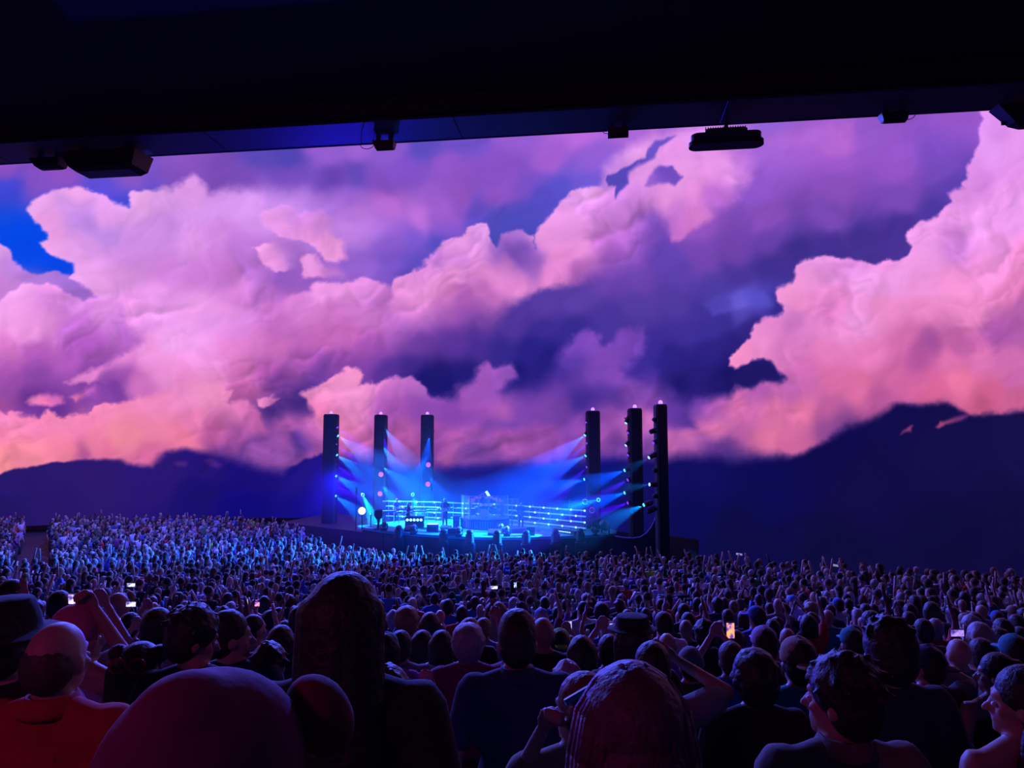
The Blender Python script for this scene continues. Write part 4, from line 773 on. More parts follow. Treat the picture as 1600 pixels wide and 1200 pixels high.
# floor lamps facing the band
def floor_lamp(label, px, py, r=.2, lit=None, yaw=0., hh=.42, kind='stage_lamp'):
    t = thing(kind, label, 'stage light', on_deck(px, py), yaw)
    MB().box((0, 0, .06), (r*2.0, r*1.7, .12), bev=.03).build('base', M['black'], t)
    y = MB()
    for sx in (-1, 1): y.box((sx*r*1.05, 0, .12+hh*.4), (.05, .10, hh*.8), bev=.02)
    y.box((0, 0, .14), (r*2.1, .12, .05)); y.build('yoke', M['black'], t)
    b = MB(); b.cap((0, 0, 0), (0, .02, .16), r*.9, r*.78, 12, 2)
    o = b.build('head', M['gear'], t, loc=(0, 0, .16+hh*.45), rot=(-.7, 0, 0))
    MB().lathe([(0, .2), (r*.7, .19), (r*.74, .15), (r*.8, .1)], n=14).build('lens', lit or M['metal'], o)
    return t
for px, py, lb in ((600, 829, 'tilted stage lamp at the left front rim of the stage'), (646.5, 835, 'small ring-faced stage lamp at the rim under the keyboards'), (717, 838.5, 'small ring-faced stage lamp beside the wide dark box'), (792, 838, 'small ring-faced stage lamp between monitor and second guitarist'), (783, 834, 'upright stage lamp between the monitor and the second guitarist')):
    floor_lamp(lb, px, py)
# bulky silhouettes along the front edge
for i, (px, py, lb) in enumerate(((623, 848, 'first'), (693, 853, 'second'), (734, 856, 'third'), (777, 856, 'fourth'), (822, 856, 'fifth'), (868, 853, 'sixth'), (907, 850, 'seventh'))):
    fy = float(np.interp(px, [f[0] for f in front], [q.y for q in F3])); p = P(px, py, fy-.5)
    t = thing('front_speaker', lb+' tall hooded black cabinet from the left along the stage front', 'cabinet', (p.x, p.y, 0), 0, 'black cabinets along the stage front')
    MB().box((0, 0, .55), (.62, .5, 1.1), bev=.06).build('base', M['black'], t)
    MB().box((0, 0, 1.35), (.5, .4, .6), Matrix.Rotation(-.2, 3, 'X'), bev=.12).build('head', M['black'], t)
    MB().ell((0, .02, 1.72), (.2, .2, .16), n=12).build('hood', M['black'], t, True)
    MB().box((.29, -.27, .7), (.04, .04, .9)).build('edge_strip', M['fascia'], t)
# moving light standing at the right front corner
floor_lamp('large dark moving light on the right front corner of the stage', 946, 837, .34, M['bulb'], PI/2+.5, .9, 'moving_light')
floor_lamp('dark stage lamp left of the moving light, on the front rim', 930, 838, .2, None, PI/2, .3, 'moving_light')
# ramp strip with dashes of light
a, b_ = on_deck(866, 831), on_deck(901, 836)
d = b_-a; t = thing('lit_strip', 'dark sloping bar with a row of small white lights at the stage front', 'light strip', (a+b_)/2, math.atan2(d.y, d.x))
MB().box((0, 0, .1), (d.length, .35, .2), bev=.03).build('bar', M['black'], t)
for i in range(9): MB().box((-d.length*.38+i*d.length*.085, -.18, .12), (.09, .02, .06)).build('lamp', M['bulb'], t)
# stand light with dark rounded box at the left of the stage
c = on_deck(591, 827)
t = thing('stand_light', 'dark rounded lamp box on a thick pole at the left front of the stage', 'stage light', c)
MB().cap((0, 0, 0), (0, 0, .65), .09, .09, 8, 1).build('pole', M['black'], t); MB().lathe([(0, 0), (.3, 0), (.3, .05), (0, .05)], n=14).build('base', M['black'], t)
MB().box((0, 0, 1.0), (.52, .35, .46), bev=.1).build('housing', M['black'], t); MB().ell((0, 0, .8), (.24, .17, .2), n=12).build('lower_bowl', M['black'], t, True)
# hot pink lamp at the far left
p = P(566, 798, 47.5); t = thing('round_lamp', 'glaring pink-white round lamp left of the stage', 'stage light', (p.x, p.y, ZS-.0))
t.location.z = ZS-.3
MB().ell((0, 0, 0), (.24, .12, .24), n=16, m=10).build('lamp_face', M['lamp_hot'], t, True, loc=(0, -.1, p.z-t.location.z)); MB().lathe([(0, -.1), (.2, -.1), (.26, .05), (.24, .08)], n=14, R=Matrix.Rotation(PI/2, 3, 'X')).build('housing', M['black'], t, loc=(0, 0.05, p.z-t.location.z)); MB().rod((0, 0, 0), (0, 0, p.z-t.location.z-.2), .04).build('pole', M['black'], t)
# lamps on poles: left thin mast, cyan floor beams, violet lamp at the right
def pole_lamp(label, px, py, Y, m_, r=.14):
    p = P(px, py, Y); t = thing('pole_lamp', label, 'stage light', (p.x, p.y, ZS-.2 if px > 580 else 0))
    h = p.z-t.location.z
    MB().rod((0, .1, 0), (0, .1, h-r), .035).build('pole', M['black'], t); MB().cap((0, .22, 0), (0, .0, 0), r*1.05, r, 10, 1).build('head', M['black'], t, loc=(0, 0, h)); MB().ell((0, -.02, 0), (r*.85, .06, r*.85), n=12, m=8).build('lens', m_, t, True, loc=(0, 0, h))
pole_lamp('bright cyan lamp beside the pink lamp left of the stage', 567, 773, 50, M['lamp_cyan'])
pole_lamp('bright cyan lamp behind the keyboards', 645, 773, 50, M['lamp_cyan'])
pole_lamp('cyan lamp right of the bright blob behind the right rails', 935, 781, 43.6, M['lamp_cyan'])
pole_lamp('large cyan lamp behind the right end of the rails', 914, 784, 44.6, M['lamp_cyan'], .2)
pole_lamp('pink-violet lamp at the right end of the rails', 925, 797, 43.8, M['lamp_red'], .2)
pole_lamp('small white lamp low at the left edge of the stage', 579, 803, 46.6, M['lamp_white'], .06)
# thin mast with small cross pieces, left of the stage
p = P(557, 760, 47); t = thing('mast', 'thin black mast with small cross pieces left of the stage', 'mast', (p.x, p.y, 0))
MB().rod((0, 0, 0), (0, 0, p.z), .03).build('pole', M['black'], t)
for k in range(4): MB().box((0, 0, p.z-.08-.13*k), (.16, .05, .05)).build('clamp', M['black'], t)
# mast with gear behind the right rails
p = P(890, 780, 46.8); t = thing('mast', 'thin mast with clamps behind the right rails', 'mast', (p.x, p.y, ZS))
MB().rod((0, 0, 0), (0, 0, p.z-ZS), .03).build('pole', M['metal'], t)
for k in range(4): MB().box((0, 0, p.z-ZS-.1-.15*k), (.15, .06, .06)).build('clamp', M['gear'], t)
# microphone stands
def mic(label, px, pyfoot, pytop, lean):
    b = on_deck(px, pyfoot); top = P(px, pytop, b.y)-b; t = thing('microphone_stand', label, 'microphone stand', b)
    k = Vector((0, 0, top.z*.72))
    MB().lathe([(0, 0), (.14, 0), (.14, .03), (.02, .05)], n=12).build('base', M['black'], t); MB().rod((0, 0, .03), k, .014).build('pole', M['metal'], t)
    e = Vector((lean, 0, top.z)); MB().rod(k-(e-k)*.3, e, .011).build('boom_arm', M['metal'], t); MB().cap(e, e+(e-k).normalized()*.1, .02, .032, 8).build('microphone', M['chrome'], t)
mic('microphone stand in front of the first guitarist', 688, 824, 786, .2); mic('slanting microphone stand left of the second guitarist', 799, 826, 792, .35); mic('microphone stand on the open deck right of the second guitarist', 841, 830, 792, -.3)
mic('microphone stand by the seated keyboard player', 645, 821, 792, -.25)
# rim of the curved backdrop at the right, between the towers
pts = [P(x, y, 39.5+k*.06) for k, (x, y) in enumerate([(962, 838), (975, 840), (988, 840.8), (1000, 839), (1010, 833), (1018, 823), (1023, 812), (1026, 800), (1027, 788)])]
s = MB()
for i in range(len(pts)-1): s.cap(pts[i], pts[i+1], .035, .035, 6, 1)
o0 = pts[3].copy()
t = thing('curved_rim', 'thin violet curved rim rising beside the tallest right tower', 'stage rim', (0, 0, 0))
s.build('rim', M['lamp_rim'] if 'lamp_rim' in M else M.setdefault('lamp_rim', mat('violet_rim', (.3, .3, .9), .4)), t)
bk = MB(); n = len(pts)
bk.add([tuple(q) for q in pts]+[(q.x, q.y+.05, q.z-.02) for q in pts]+[(q.x+.0, q.y+.02, .3) for q in pts]+[(q.x, q.y+.3, .3) for q in pts], [(i, i+1, 2*n+i+1, 2*n+i) for i in range(n-1)]+[(i, i+1, n+i+1, n+i) for i in range(n-1)]+[(n+i, n+i+1, 3*n+i+1, 3*n+i) for i in range(n-1)])
bk.build('skirt', M['stagefront'], t)
# low dark barrier between stage and right screen, with small pale glowing objects on its ledge
lp = [(1044, 872), (1090, 880), (1140, 888), (1200, 896), (1260, 902), (1320, 908), (1400, 914), (1500, 920), (1620, 925)]
L3 = [G(x, y, .3) for x, y in lp]
t = thing('barrier', 'long black barrier between the crowd and the foot of the dome screen', 'barrier', (0, 0, 0))
for i in range(len(L3)-1):
    a, c = L3[i], L3[i+1]; d = c-a; 
    m_ = (a+c)/2; z0 = row_z(m_.y)
    MB().box((m_.x, m_.y, z0+.7+.12), (d.length+.05, .2, 1.5), Matrix.Rotation(math.atan2(d.y, d.x), 3, 'Z'), bev=.03).build('panel', M['black'], t)
for px, py in ((1155, 866), (1305, 883.5)):
    Y = 31.5 if px < 1200 else 29.5; p = P(px, py, Y)
    o = MB().box((0, 0, 0), (.26, .12, .07), bev=.02).build('ledge_object', M['ledge_glow'] if 'ledge_glow' in M else M.setdefault('ledge_glow', mat('ledge_object', (.6, .6, .7), .4, emit=(.6, .6, .9, 1), strength=.35)), t, loc=p, rot=(0, .1, -.3))
# ------------------------------------------------------------------ people
# every pose works in local metres: the figure looks along +Y, feet at z = 0, height about 1.72
SH = {'R': Vector((.185, 0, 1.415)), 'L': Vector((-.185, 0, 1.415))}
def arm_points(side, pose):
    s = 1 if side == 'R' else -1; S = SH[side]
    T = {'down': ((.27, -.03, 1.13), (.27, .06, .88)),
         'front': ((.25, .02, 1.14), (.13, .28, 1.16)),
         'up': ((.30, .10, 1.62), (.22, .16, 1.90)),
         'high': ((.24, .06, 1.68), (.16, .08, 1.98)),
         'fist': ((.27, .16, 1.42), (.20, .17, 1.72)),
         'phone': ((.25, .20, 1.38), (.06, .33, 1.60)),
         'phone_high': ((.24, .20, 1.46), (.05, .26, 1.70)),
         'hip': ((.40, -.08, 1.18), (.22, -.02, .98)),
         'bentup': ((.22, .16, 1.22), (.16, .26, 1.48)),
         'fistlow': ((.25, .04, 1.30), (.135, -.06, 1.575)),
         'fistin': ((.21, .03, 1.50), (.07, .0, 1.73)),
         'brow': ((.40, .14, 1.45), (.16, .16, 1.60)),
         'guitar_r': ((.28, -.06, 1.15), (.10, .22, 1.02)),
         'guitar_l': ((.30, .06, 1.16), (.30, .32, 1.18)),
         'keys': ((.24, .04, 1.14), (.20, .36, 1.05))}[pose]
    return S, Vector((T[0][0]*s, T[0][1], T[0][2])), Vector((T[1][0]*s, T[1][1], T[1][2]))
def hand(mb, E, W, side, shape='open', q=8):
    """palm, four unequal fingers with a bend, thumb from the side of the palm"""
    s = 1 if side == 'R' else -1
    d = (W-E).normalized(); x = Vector((s, 0, 0)); x = (x-d*x.dot(d)).normalized(); nrm_ = d.cross(x)*-s   # palm side normal
    pc = W+d*.05
    Rm = Matrix((x, nrm_, d)).transposed()
    mb.ell(pc, (.040, .018, .050), Rm, q, 6)
    curl = {'open': .35, 'fist': 2.5, 'hold': 1.5}[shape]
    for i, L in enumerate((.066, .078, .073, .058)):
        b = W+d*.088+x*(-.030+.020*i)
        c1 = curl*.42; v1 = d*math.cos(c1)+nrm_*math.sin(c1); v2 = d*math.cos(curl)+nrm_*math.sin(curl)
        k = b+v1*L*.5; mb.cap(b-d*.02, k, .0095, .009, 6, 1); mb.cap(k, k+v2*L*.55, .009, .0075, 6, 1)
    tb = W+d*.035-x*.034
    k = tb+(d*.6-x*.75+nrm_*.3).normalized()*.035
    mb.cap(tb, k, .012, .011, 6, 1); mb.cap(k, k+(d*.7+x*(.1 if shape == 'open' else .7)+nrm_*.5).normalized()*.032, .0105, .0085, 6, 1)
def head_blobs(mb, turn=0., nod=0., hi=True):
    c = Vector((0, .012, 1.60)); Rm = Matrix.Rotation(turn, 3, 'Z') @ Matrix.Rotation(-nod, 3, 'X')
    def q(v): return c+Rm @ (Vector(v)-c)
    mb.ell(q((0, -.004, 1.625)), (.076, .094, .098), Rm, 14, 10); mb.ell(q((0, .028, 1.555)), (.058, .068, .062), Rm, 12, 8)
    mb.ell(q((0, .075, 1.515)), (.026, .022, .02), Rm, 8, 6)                       # chin
    if hi:
        mb.cap(q((0, .094, 1.61)), q((0, .116, 1.575)), .010, .014, 6, 2)          # nose
        mb.cap(q((-.035, .083, 1.634)), q((.035, .083, 1.634)), .013, .013, 6, 1)  # brow
        mb.cap(q((-.02, .088, 1.548)), q((.02, .088, 1.548)), .010, .010, 6, 1)    # lips
        mb.cap(q((-.018, .084, 1.536)), q((.018, .084, 1.536)), .010, .010, 6, 1)
        for s in (-1, 1):
            mb.ell(q((s*.080, -.002, 1.592)), (.010, .020, .032), Rm, 8, 6)        # ears
            mb.ell(q((s*.045, .066, 1.585)), (.022, .018, .018), Rm, 8, 6)         # cheeks
    return q, Rm
def body_mesh(arms=('down', 'down'), turn=0., nod=0., hi=True, voxel=.02, target=3000, hands='open', fat=1., seated=False):
    mb = MB(); q, Rm = head_blobs(mb, turn, nod, hi)
    n = 12 if hi else 8
    mb.cap((0, -.012, 1.36), (0, .0, 1.53), .060*fat, .054, n)
    mb.ell((0, 0, 1.24), (.155*fat, .10*fat, .20), None, n, 8); mb.cap((-.15, 0, 1.405), (.15, 0, 1.405), .055, .055, n); mb.cap((-.15, -.01, 1.42), (-.02, -.012, 1.485), .045, .045, n); mb.cap((.15, -.01, 1.42), (.02, -.012, 1.485), .045, .045, n); mb.ell((0, .0, 1.04), (.138*fat, .10*fat, .18), None, n, 8); mb.ell((0, -.01, .92), (.155*fat, .11*fat, .12), None, n, 8)
    for s in (-1, 1):
        hip = Vector((s*.085, 0, .90)); knee = Vector((s*.10, .02, .49)); ank = Vector((s*.105, -.02, .09))
        if seated: knee = Vector((s*.14, .42, .86)); ank = Vector((s*.13, .40, .44))
        mb.cap(hip, knee, .082*fat, .056, n); mb.cap(knee, ank, .054, .036, n); mb.cap(ank+Vector((0, -.02, -.045)), ank+Vector((s*.01, .15, -.055)), .036, .030, 8)
    for side, pose in zip('LR', arms):
        S, E, W = arm_points(side, pose)
        mb.cap(S, E, .050*fat, .037, n-2); mb.cap(E, W, .037, .024, n-2)
        if hi: hand(mb, E, W, side, hands if pose not in ('down',) else 'open')
        else: mb.ell(W+(W-E).normalized()*.07, (.035, .035, .07), lookrot((W-E)) @ Matrix.Rotation(PI/2, 3, 'X'), 6, 4)
    return remesh(mb, voxel, target, 1, 'person')
def shirt_mesh(arms, sleeve=.62, voxel=.022, target=1500, fat=1., length=.90, tank=False):
    mb = MB(); n = 12; g = .016
    mb.ell((0, 0, 1.25), (.165*fat+g*.6, .108*fat+g*.6, .19), None, n, 8)
    mb.ell((0, 0, 1.04), (.148*fat+g, .108*fat+g, .2), None, n, 8); mb.cap((0, 0, length+.06), (0, 0, 1.1), .135*fat+g, .13*fat+g, n, 1)
    if not tank:
        mb.cap((-.158, -.003, 1.40), (.158, -.003, 1.40), .058+g, .058+g, n); mb.cap((0, -.012, 1.38), (0, -.012, 1.495), .066*fat+g*.3, .060*fat+g*.5, n, 1, True)
        for s in (-1, 1): mb.cap((s*.16, -.008, 1.418), (s*.03, -.012, 1.468), .05+g*.6, .044+g*.6, n)
        for side, pose in zip('LR', arms):
            S, E, W = arm_points(side, pose); e = S.lerp(E, min(sleeve, 1)*1.0)
            mb.cap(S, e, .056*fat+g, .052*fat+g*.8, n-2, 2)
            if sleeve > 1: mb.cap(E, E.lerp(W, .9), .045+g*.6, .034+g*.5, n-2, 2)
    else:
        for s in (-1, 1): mb.cap((s*.085, .03, 1.30), (s*.085, -.02, 1.46), .035, .034, 8)
    return remesh(mb, voxel, target, 2, 'shirt')
def trousers_mesh(voxel=.03, target=500, fat=1., seated=False):
    mb = MB(); n = 10
    mb.ell((0, -.01, .93), (.168*fat, .122*fat, .12), None, n, 6)
    for s in (-1, 1):
        k = Vector((s*.14, .42, .86)) if seated else Vector((s*.10, .02, .49)); a = Vector((s*.13, .40, .46)) if seated else Vector((s*.105, -.02, .10))
        mb.cap((s*.085, 0, .88), k, .098*fat, .072, n); mb.cap(k, a, .070, .058, n)
    return remesh(mb, voxel, target, 1, 'trousers')
def hair_mesh(kind='short', turn=0., nod=0., voxel=.014, target=1500, seed=0):
    r = random.Random(seed); mb = MB(); c = Vector((0, .012, 1.60)); Rm = Matrix.Rotation(turn, 3, 'Z') @ Matrix.Rotation(-nod, 3, 'X')
    q = lambda v: c+Rm @ (Vector(v)-c)
    if kind in ('short', 'crop', 'messy', 'long', 'bob', 'curly', 'bun', 'tall', 'spiky', 'huge', 'balding', 'buns'):
        g = {'crop': .004, 'short': .012, 'balding': .004, 'messy': .02, 'tall': .008, 'spiky': .022, 'huge': .03, 'curly': .026}.get(kind, .014)
        if kind != 'balding': mb.ell(q((0, -.018, 1.648)), (.078+g, .090+g, .088+g), Rm, 14, 9)
        mb.ell(q((0, -.038, 1.600)), (.074+g, .066+g, .080+g), Rm, 12, 8)
        if kind == 'tall': mb.ell(q((0, -.008, 1.675)), (.082, .092, .082), Rm, 12, 8)
    if kind == 'long':
        w = .085
        for i in range(7):
            a = -1.25+i*2.5/6; x = math.sin(a)*w; y = -.03-math.cos(a)*.062
            mb.cap(q((x*.9, y, 1.66)), (x*1.12, y-.03, 1.34-.05*r.random()), .036, .024, 8); mb.cap((x*1.12, y-.03, 1.36), (x*1.0, y-.035, 1.20-.10*r.random()), .026, .012, 8)
    if kind == 'huge':
        for i in range(64):
            a = -1.9+i*3.8/63; j = r.uniform(-.008, .008); rad = .0105+r.random()*.004
            p = [q((math.sin(a)*.018, -.02-.02*math.cos(a), 1.752+j*.3))]
            for z, k in ((1.725, .062), (1.67, .098), (1.59, .114), (1.50, .122), (1.40, .130), (1.29, .138), (1.18, .135)):
                p.append(Vector((math.sin(a)*(k+j), -.015-math.cos(a)*(k+j)*.92, z)))
            for u in range(len(p)-1): mb.cap(p[u], p[u+1], rad, rad, 6, 1)
        mb.ell(q((0, -.03, 1.62)), (.10, .10, .12), None, 12, 8); mb.cap((0, -.05, 1.6), (0, -.06, 1.25), .10, .11, 12)
    if kind == 'bob':
        for i in range(7):
            a = -1.3+i*2.6/6; x = math.sin(a)*.082; y = -.02-math.cos(a)*.07
            mb.cap(q((x, y, 1.64)), q((x*1.1, y, 1.50)), .034, .022, 8)
    if kind == 'curly':
        for i in range(70):
            v = Vector((r.gauss(0, 1), r.gauss(0, 1)-.4, r.gauss(0, 1)+.35)).normalized()
            mb.ell(q((v.x*.098, -.02+v.y*.105, 1.64+v.z*.100)), (.026, .026, .026), None, 7, 4)
    if kind == 'messy':
        for i in range(36):
            v = Vector((r.gauss(0, 1), r.gauss(0, 1)-.3, abs(r.gauss(0, 1)))).normalized()
            p = q((v.x*.086, -.015+v.y*.096, 1.65+v.z*.09)); mb.cap(p, p+Rm @ (v*.035+Vector((r.uniform(-.02, .02), -.01, -.008))), .017, .006, 6, 1)
    if kind == 'spiky':
        for i in range(60):
            v = Vector((r.gauss(0, 1), r.gauss(0, .8), abs(r.gauss(0, 1))+.5)).normalized()
            p = q((v.x*.085, -.012+v.y*.092, 1.66+v.z*.08)); mb.cap(p, p+Rm @ (v*.032), .016, .006, 6, 1)
    if kind == 'bun': mb.ell(q((0, -.11, 1.68)), (.045, .045, .045), None, 10, 6)
    if kind == 'buns':
        for s in (-1, 1): mb.ell(q((s*.09, -.02, 1.70)), (.042, .042, .04), None, 10, 6)
        for i in range(6):
            x = -.08+.032*i; mb.cap(q((x, -.07, 1.64)), (x*1.2, -.11, 1.15), .034, .02, 8)
    if kind == 'huge': return mb.mesh('hair', True)
    return remesh(mb, voxel, target, 1, 'hair')
def cap_mesh(kind, turn=0., nod=0., voxel=.011, target=900):
    mb = MB(); c = Vector((0, .012, 1.60)); Rm = Matrix.Rotation(turn, 3, 'Z') @ Matrix.Rotation(-nod, 3, 'X'); q = lambda v: c+Rm @ (Vector(v)-c)
    if kind in ('cap', 'backcap'):
        s = 1 if kind == 'cap' else -1
        mb.ell(q((0, -.006, 1.665)), (.090, .106, .085), Rm, 16, 8); mb.cap(q((0, -.006, 1.628)), q((0, -.006, 1.66)), .094, .094, 16, 1, True); mb.ell(q((0, s*.130, 1.632)), (.072, .070, .010), Rm, 14, 6); mb.ell(q((0, -.006, 1.752)), (.012, .012, .008), Rm, 8, 4)
    if kind == 'beanie': mb.ell(q((0, -.012, 1.655)), (.092, .108, .105), Rm, 16, 9); mb.cap(q((0, -.012, 1.612)), q((0, -.012, 1.66)), .103, .103, 16, 1, True)
    if kind == 'brim': mb.lathe([(0, .10), (.07, .095), (.094, .03), (.096, .0), (.17, -.008), (.172, -.018), (.09, -.02), (0, -.02)], q((0, -.0, 1.655)), 20, Rm)
    if kind == 'boater': mb.lathe([(0, .06), (.086, .06), (.094, .0), (.135, -.004), (.135, -.014), (0, -.014)], q((0, 0, 1.70)), 22, Rm)
    return remesh(mb, voxel, target, 1, 'cap')
def hood_mesh(turn=0.):
    mb = MB(); mb.ell((0, -.02, 1.61), (.118, .15, .14), None, 18, 12); mb.ell((.02, -.05, 1.67), (.075, .09, .09), None, 14, 10); mb.ell((0, -.05, 1.48), (.15, .15, .12), None, 18, 10); mb.cap((-.17, -.02, 1.37), (.17, -.02, 1.37), .095, .095); mb.cap((-.11, .04, 1.42), (.11, .04, 1.42), .07, .07)
    for i in range(3):   # folds of the cloth
        pts = [Vector((.148*math.sin(a), -.03-.16*math.cos(a), 1.43+.045*i+.05*math.sin(a+.5))) for a in np.linspace(-1.9, 1.9, 12)]
        for u in range(11): mb.cap(pts[u], pts[u+1], .017, .017, 6, 1)
    return remesh(mb, .010, 7000, 5, 'hood')
SKINS = [(.34, .20, .15), (.42, .26, .20), (.25, .14, .10), (.12, .065, .045), (.38, .23, .18), (.45, .29, .23)]
HAIRS = [(.010, .008, .008), (.025, .014, .009), (.06, .03, .018), (.20, .13, .07), (.30, .29, .30), (.03, .02, .015), (.015, .012, .012)]
CLOTH = {'black': (.008, .008, .012), 'charcoal': (.03, .03, .038), 'grey': (.16, .16, .18), 'white': (.55, .55, .60), 'navy': (.012, .02, .07), 'blue': (.04, .10, .38), 'teal': (.02, .18, .22), 'red': (.42, .02, .03), 'maroon': (.15, .016, .08), 'green': (.03, .16, .06), 'tan': (.28, .20, .13), 'pink': (.55, .12, .25), 'purple': (.16, .06, .28), 'yellow': (.5, .35, .05), 'lilac': (.32, .26, .50), 'lime': (.25, .6, .05), 'brown': (.10, .06, .04)}
MESHES = {}
def cached(key, fn):
    if key not in MESHES: MESHES[key] = fn()
    return MESHES[key]
def person(label, loc, yaw=0., scale=1., arms=('down', 'down'), hair='short', haircol=0, skin=0, shirt='black', hat=None, hatcol='black', turn=0., nod=0., sleeve=.62, hi=True, group=None, tank=False, hands='open', fat=1., seated=False, glasses=False, trousers='charcoal', lod=0, hood=False, tilt=0., collar=False):
    """one continuous body as the top-level mesh; hair and clothes are its children"""
    if lod == 0: vb, tb, vsx, ts, vh, th = .011, 9000, .014, 3200, .010, 3500
    elif lod == 1: vb, tb, vsx, ts, vh, th = .016, 2600, .020, 900, .014, 900
    else: vb, tb, vsx, ts, vh, th = .030, 700, .035, 300, .024, 260
    kb = ('b', arms, round(turn, 2), round(nod, 2), lod, hands, fat, seated)
    me = cached(kb, lambda: body_mesh(arms, turn, nod, lod < 2, vb, tb, hands, fat, seated))
    o = link('person', me, M['skin']); o.location = loc; o.rotation_euler = (tilt, 0, yaw); o.scale = (scale,)*3
    sk = SKINS[skin % len(SKINS)]; o.color = sk+(1,)
    tag(o, label, 'person', group)
    def child(nm, me_, m_, c_):
        c = link(nm, me_, m_, o); c.color = tuple(c_)+(1,); return c
    if shirt: child('shirt', cached(('s', arms, sleeve, lod, fat, tank), lambda: shirt_mesh(arms, sleeve, vsx, ts, fat, .90, tank)), M['cloth'], CLOTH[shirt] if isinstance(shirt, str) else shirt)
    child('trousers', cached(('t', lod, fat, seated), lambda: trousers_mesh(.03 if lod < 2 else .05, 500 if lod < 2 else 160, fat, seated)), M['cloth'], CLOTH[trousers])
    if hair: child('hair', cached(('h', hair, round(turn, 2), round(nod, 2), lod), lambda: hair_mesh(hair, turn, nod, vh, th, 3)), M['hair'], HAIRS[haircol % len(HAIRS)] if isinstance(haircol, int) else haircol)
    if hat: child('hat' if hat in ('brim', 'boater') else 'cap', cached(('c', hat, round(turn, 2), round(nod, 2), lod), lambda: cap_mesh(hat, turn, nod, vh, 1500 if lod == 0 else 500)), M['cloth'], CLOTH[hatcol])
    if collar: child('collar', MB().lathe([(.062*fat+.004, 1.47), (.078*fat, 1.462), (.080*fat, 1.475), (.070, 1.515), (.063, 1.518), (.060, 1.48)], (0, -.012, 0), 20).mesh('collar', True), M['cloth'], CLOTH[shirt] if isinstance(shirt, str) else shirt)
    if hood: child('hood', cached(('hood',), hood_mesh), M['cloth'], CLOTH[hood])
    if lod == 0:
        c0 = Vector((0, .012, 1.60)); Rm = Matrix.Rotation(turn, 3, 'Z') @ Matrix.Rotation(-nod, 3, 'X'); q = lambda v: c0+Rm @ (Vector(v)-c0)
        for s in (-1, 1):
            child('eye', MB().ell(q((s*.032, .086, 1.603)), (.013, .010, .009), Rm, 10, 6).mesh('eye', True), M['skin'], (.5, .5, .52))
        if glasses:
            g = MB()
            for s in (-1, 1):
                pts = [q((s*.034+.026*math.cos(t_), .104, 1.603+.02*math.sin(t_))) for t_ in np.linspace(0, 2*PI, 11)]
                for i in range(10): g.cap(pts[i], pts[i+1], .003, .003, 5, 1)
                g.cap(q((s*.06, .1, 1.61)), q((s*.086, .0, 1.61)), .003, .003, 5, 1)
            child('glasses', g.mesh('glasses'), M['black'], (.02, .02, .02))
    return o
def at_head(px, py_top, Y, h=1.74):
    """standing place for a figure whose crown shows at that pixel at depth Y; returns location and the size factor that keeps the feet on the step"""
    p = P(px, py_top, Y); z = row_z(Y); return Vector((p.x, p.y, z)), (p.z-z)/h
STAGE = Vector((-1.5, 44, 1.5))
def yaw_to(loc, tgt=STAGE): return math.atan2(-(tgt.x-loc.x), tgt.y-loc.y)
taken = []
def hero(px, py, w, label, **k):
    """w = width of the head in the photograph, which gives the distance"""
    real = k.pop('headw', .185); Y = k.pop('Y', real*F/w); loc, s = at_head(px, py, Y, k.pop('crown', 1.745))
    yaw = k.pop('yaw', None); yaw = yaw_to(loc) if yaw is None else yaw
    s = max(.8, min(1.22, s)) if k.pop('clampz', True) else s
    o = person(label, loc, yaw, s, lod=0 if Y < 4.2 else 1, **k)
    # keep the crown at its height even where the row step would not
    o.location.z = P(px, py, Y).z-1.745*s
    taken.append((loc.x, loc.y, .30)); return o
# ------------------------------------------------------------------ the nearest people, one by one
H_ = hero
H_(540, 893, 122, 'tall dark silhouetted person with long straight hair standing in the middle foreground', hair='long', shirt='black', haircol=0, Y=1.75)
H_(92, 960, 92, 'bald man in a bright red polo shirt in the lower left corner', hair='balding', haircol=(.06, .035, .03), shirt='red', collar=True, skin=1, fat=1.14, yaw=-.1)
H_(345, 1047, 250, 'hooded person with a purple-red hood at the bottom edge, nearest of all', hair=None, hood='maroon', shirt='charcoal', Y=.95, yaw=-.9)
H_(14, 937, 88, 'person in a wide black brimmed hat at the far left edge', hair='short', hat='brim', shirt='black')
H_(126, 948, 40, 'woman in a pink knit cap raising her right fist, profile to the right', hair='bob', hat='beanie', hatcol='pink', shirt='lilac', arms=('down', 'fistin'), hands='fist', turn=-1.1, yaw=0, Y=3.4, tank=True)
H_(248, 948, 38, 'man with cropped dark hair, pale collar, left of the two talking men', hair='short', shirt='grey', Y=4.9)
H_(222, 1002, 56, 'woman with long dark hair and red sunglasses pushed up on her head', hair='buns', shirt='black', Y=3.1)
H_(306, 950, 56, 'dark-haired man looking down to the right, left one of the pair', hair='messy', shirt='charcoal', turn=-1.0, nod=.25, yaw=0, Y=2.95)
H_(364, 953, 54, 'bearded man in a navy shirt in profile to the right', hair='short', shirt='navy', turn=-1.1, yaw=0, Y=3.6, fat=1.08)
H_(422, 1004, 44, 'person with tousled violet-lit hair low between the bearded man and the tall silhouette', hair='messy', shirt='navy', Y=3.7)
H_(440, 976, 32, 'small dark-haired person just left of the tall silhouette', hair='bob', shirt='navy', Y=5.2)
H_(399, 958, 26, 'person with short hair behind the bearded man, ear visible', hair='crop', shirt='grey', Y=6.2, turn=-.6)
H_(468, 946, 26, 'man with pale neck and dark shirt left of the tall silhouette', hair='short', shirt='black', Y=6.6)
H_(808, 954, 60, 'man with upright short dark hair in a navy polo shirt, centre right', hair='tall', shirt='navy', collar=True, fat=1.1, Y=3.25)
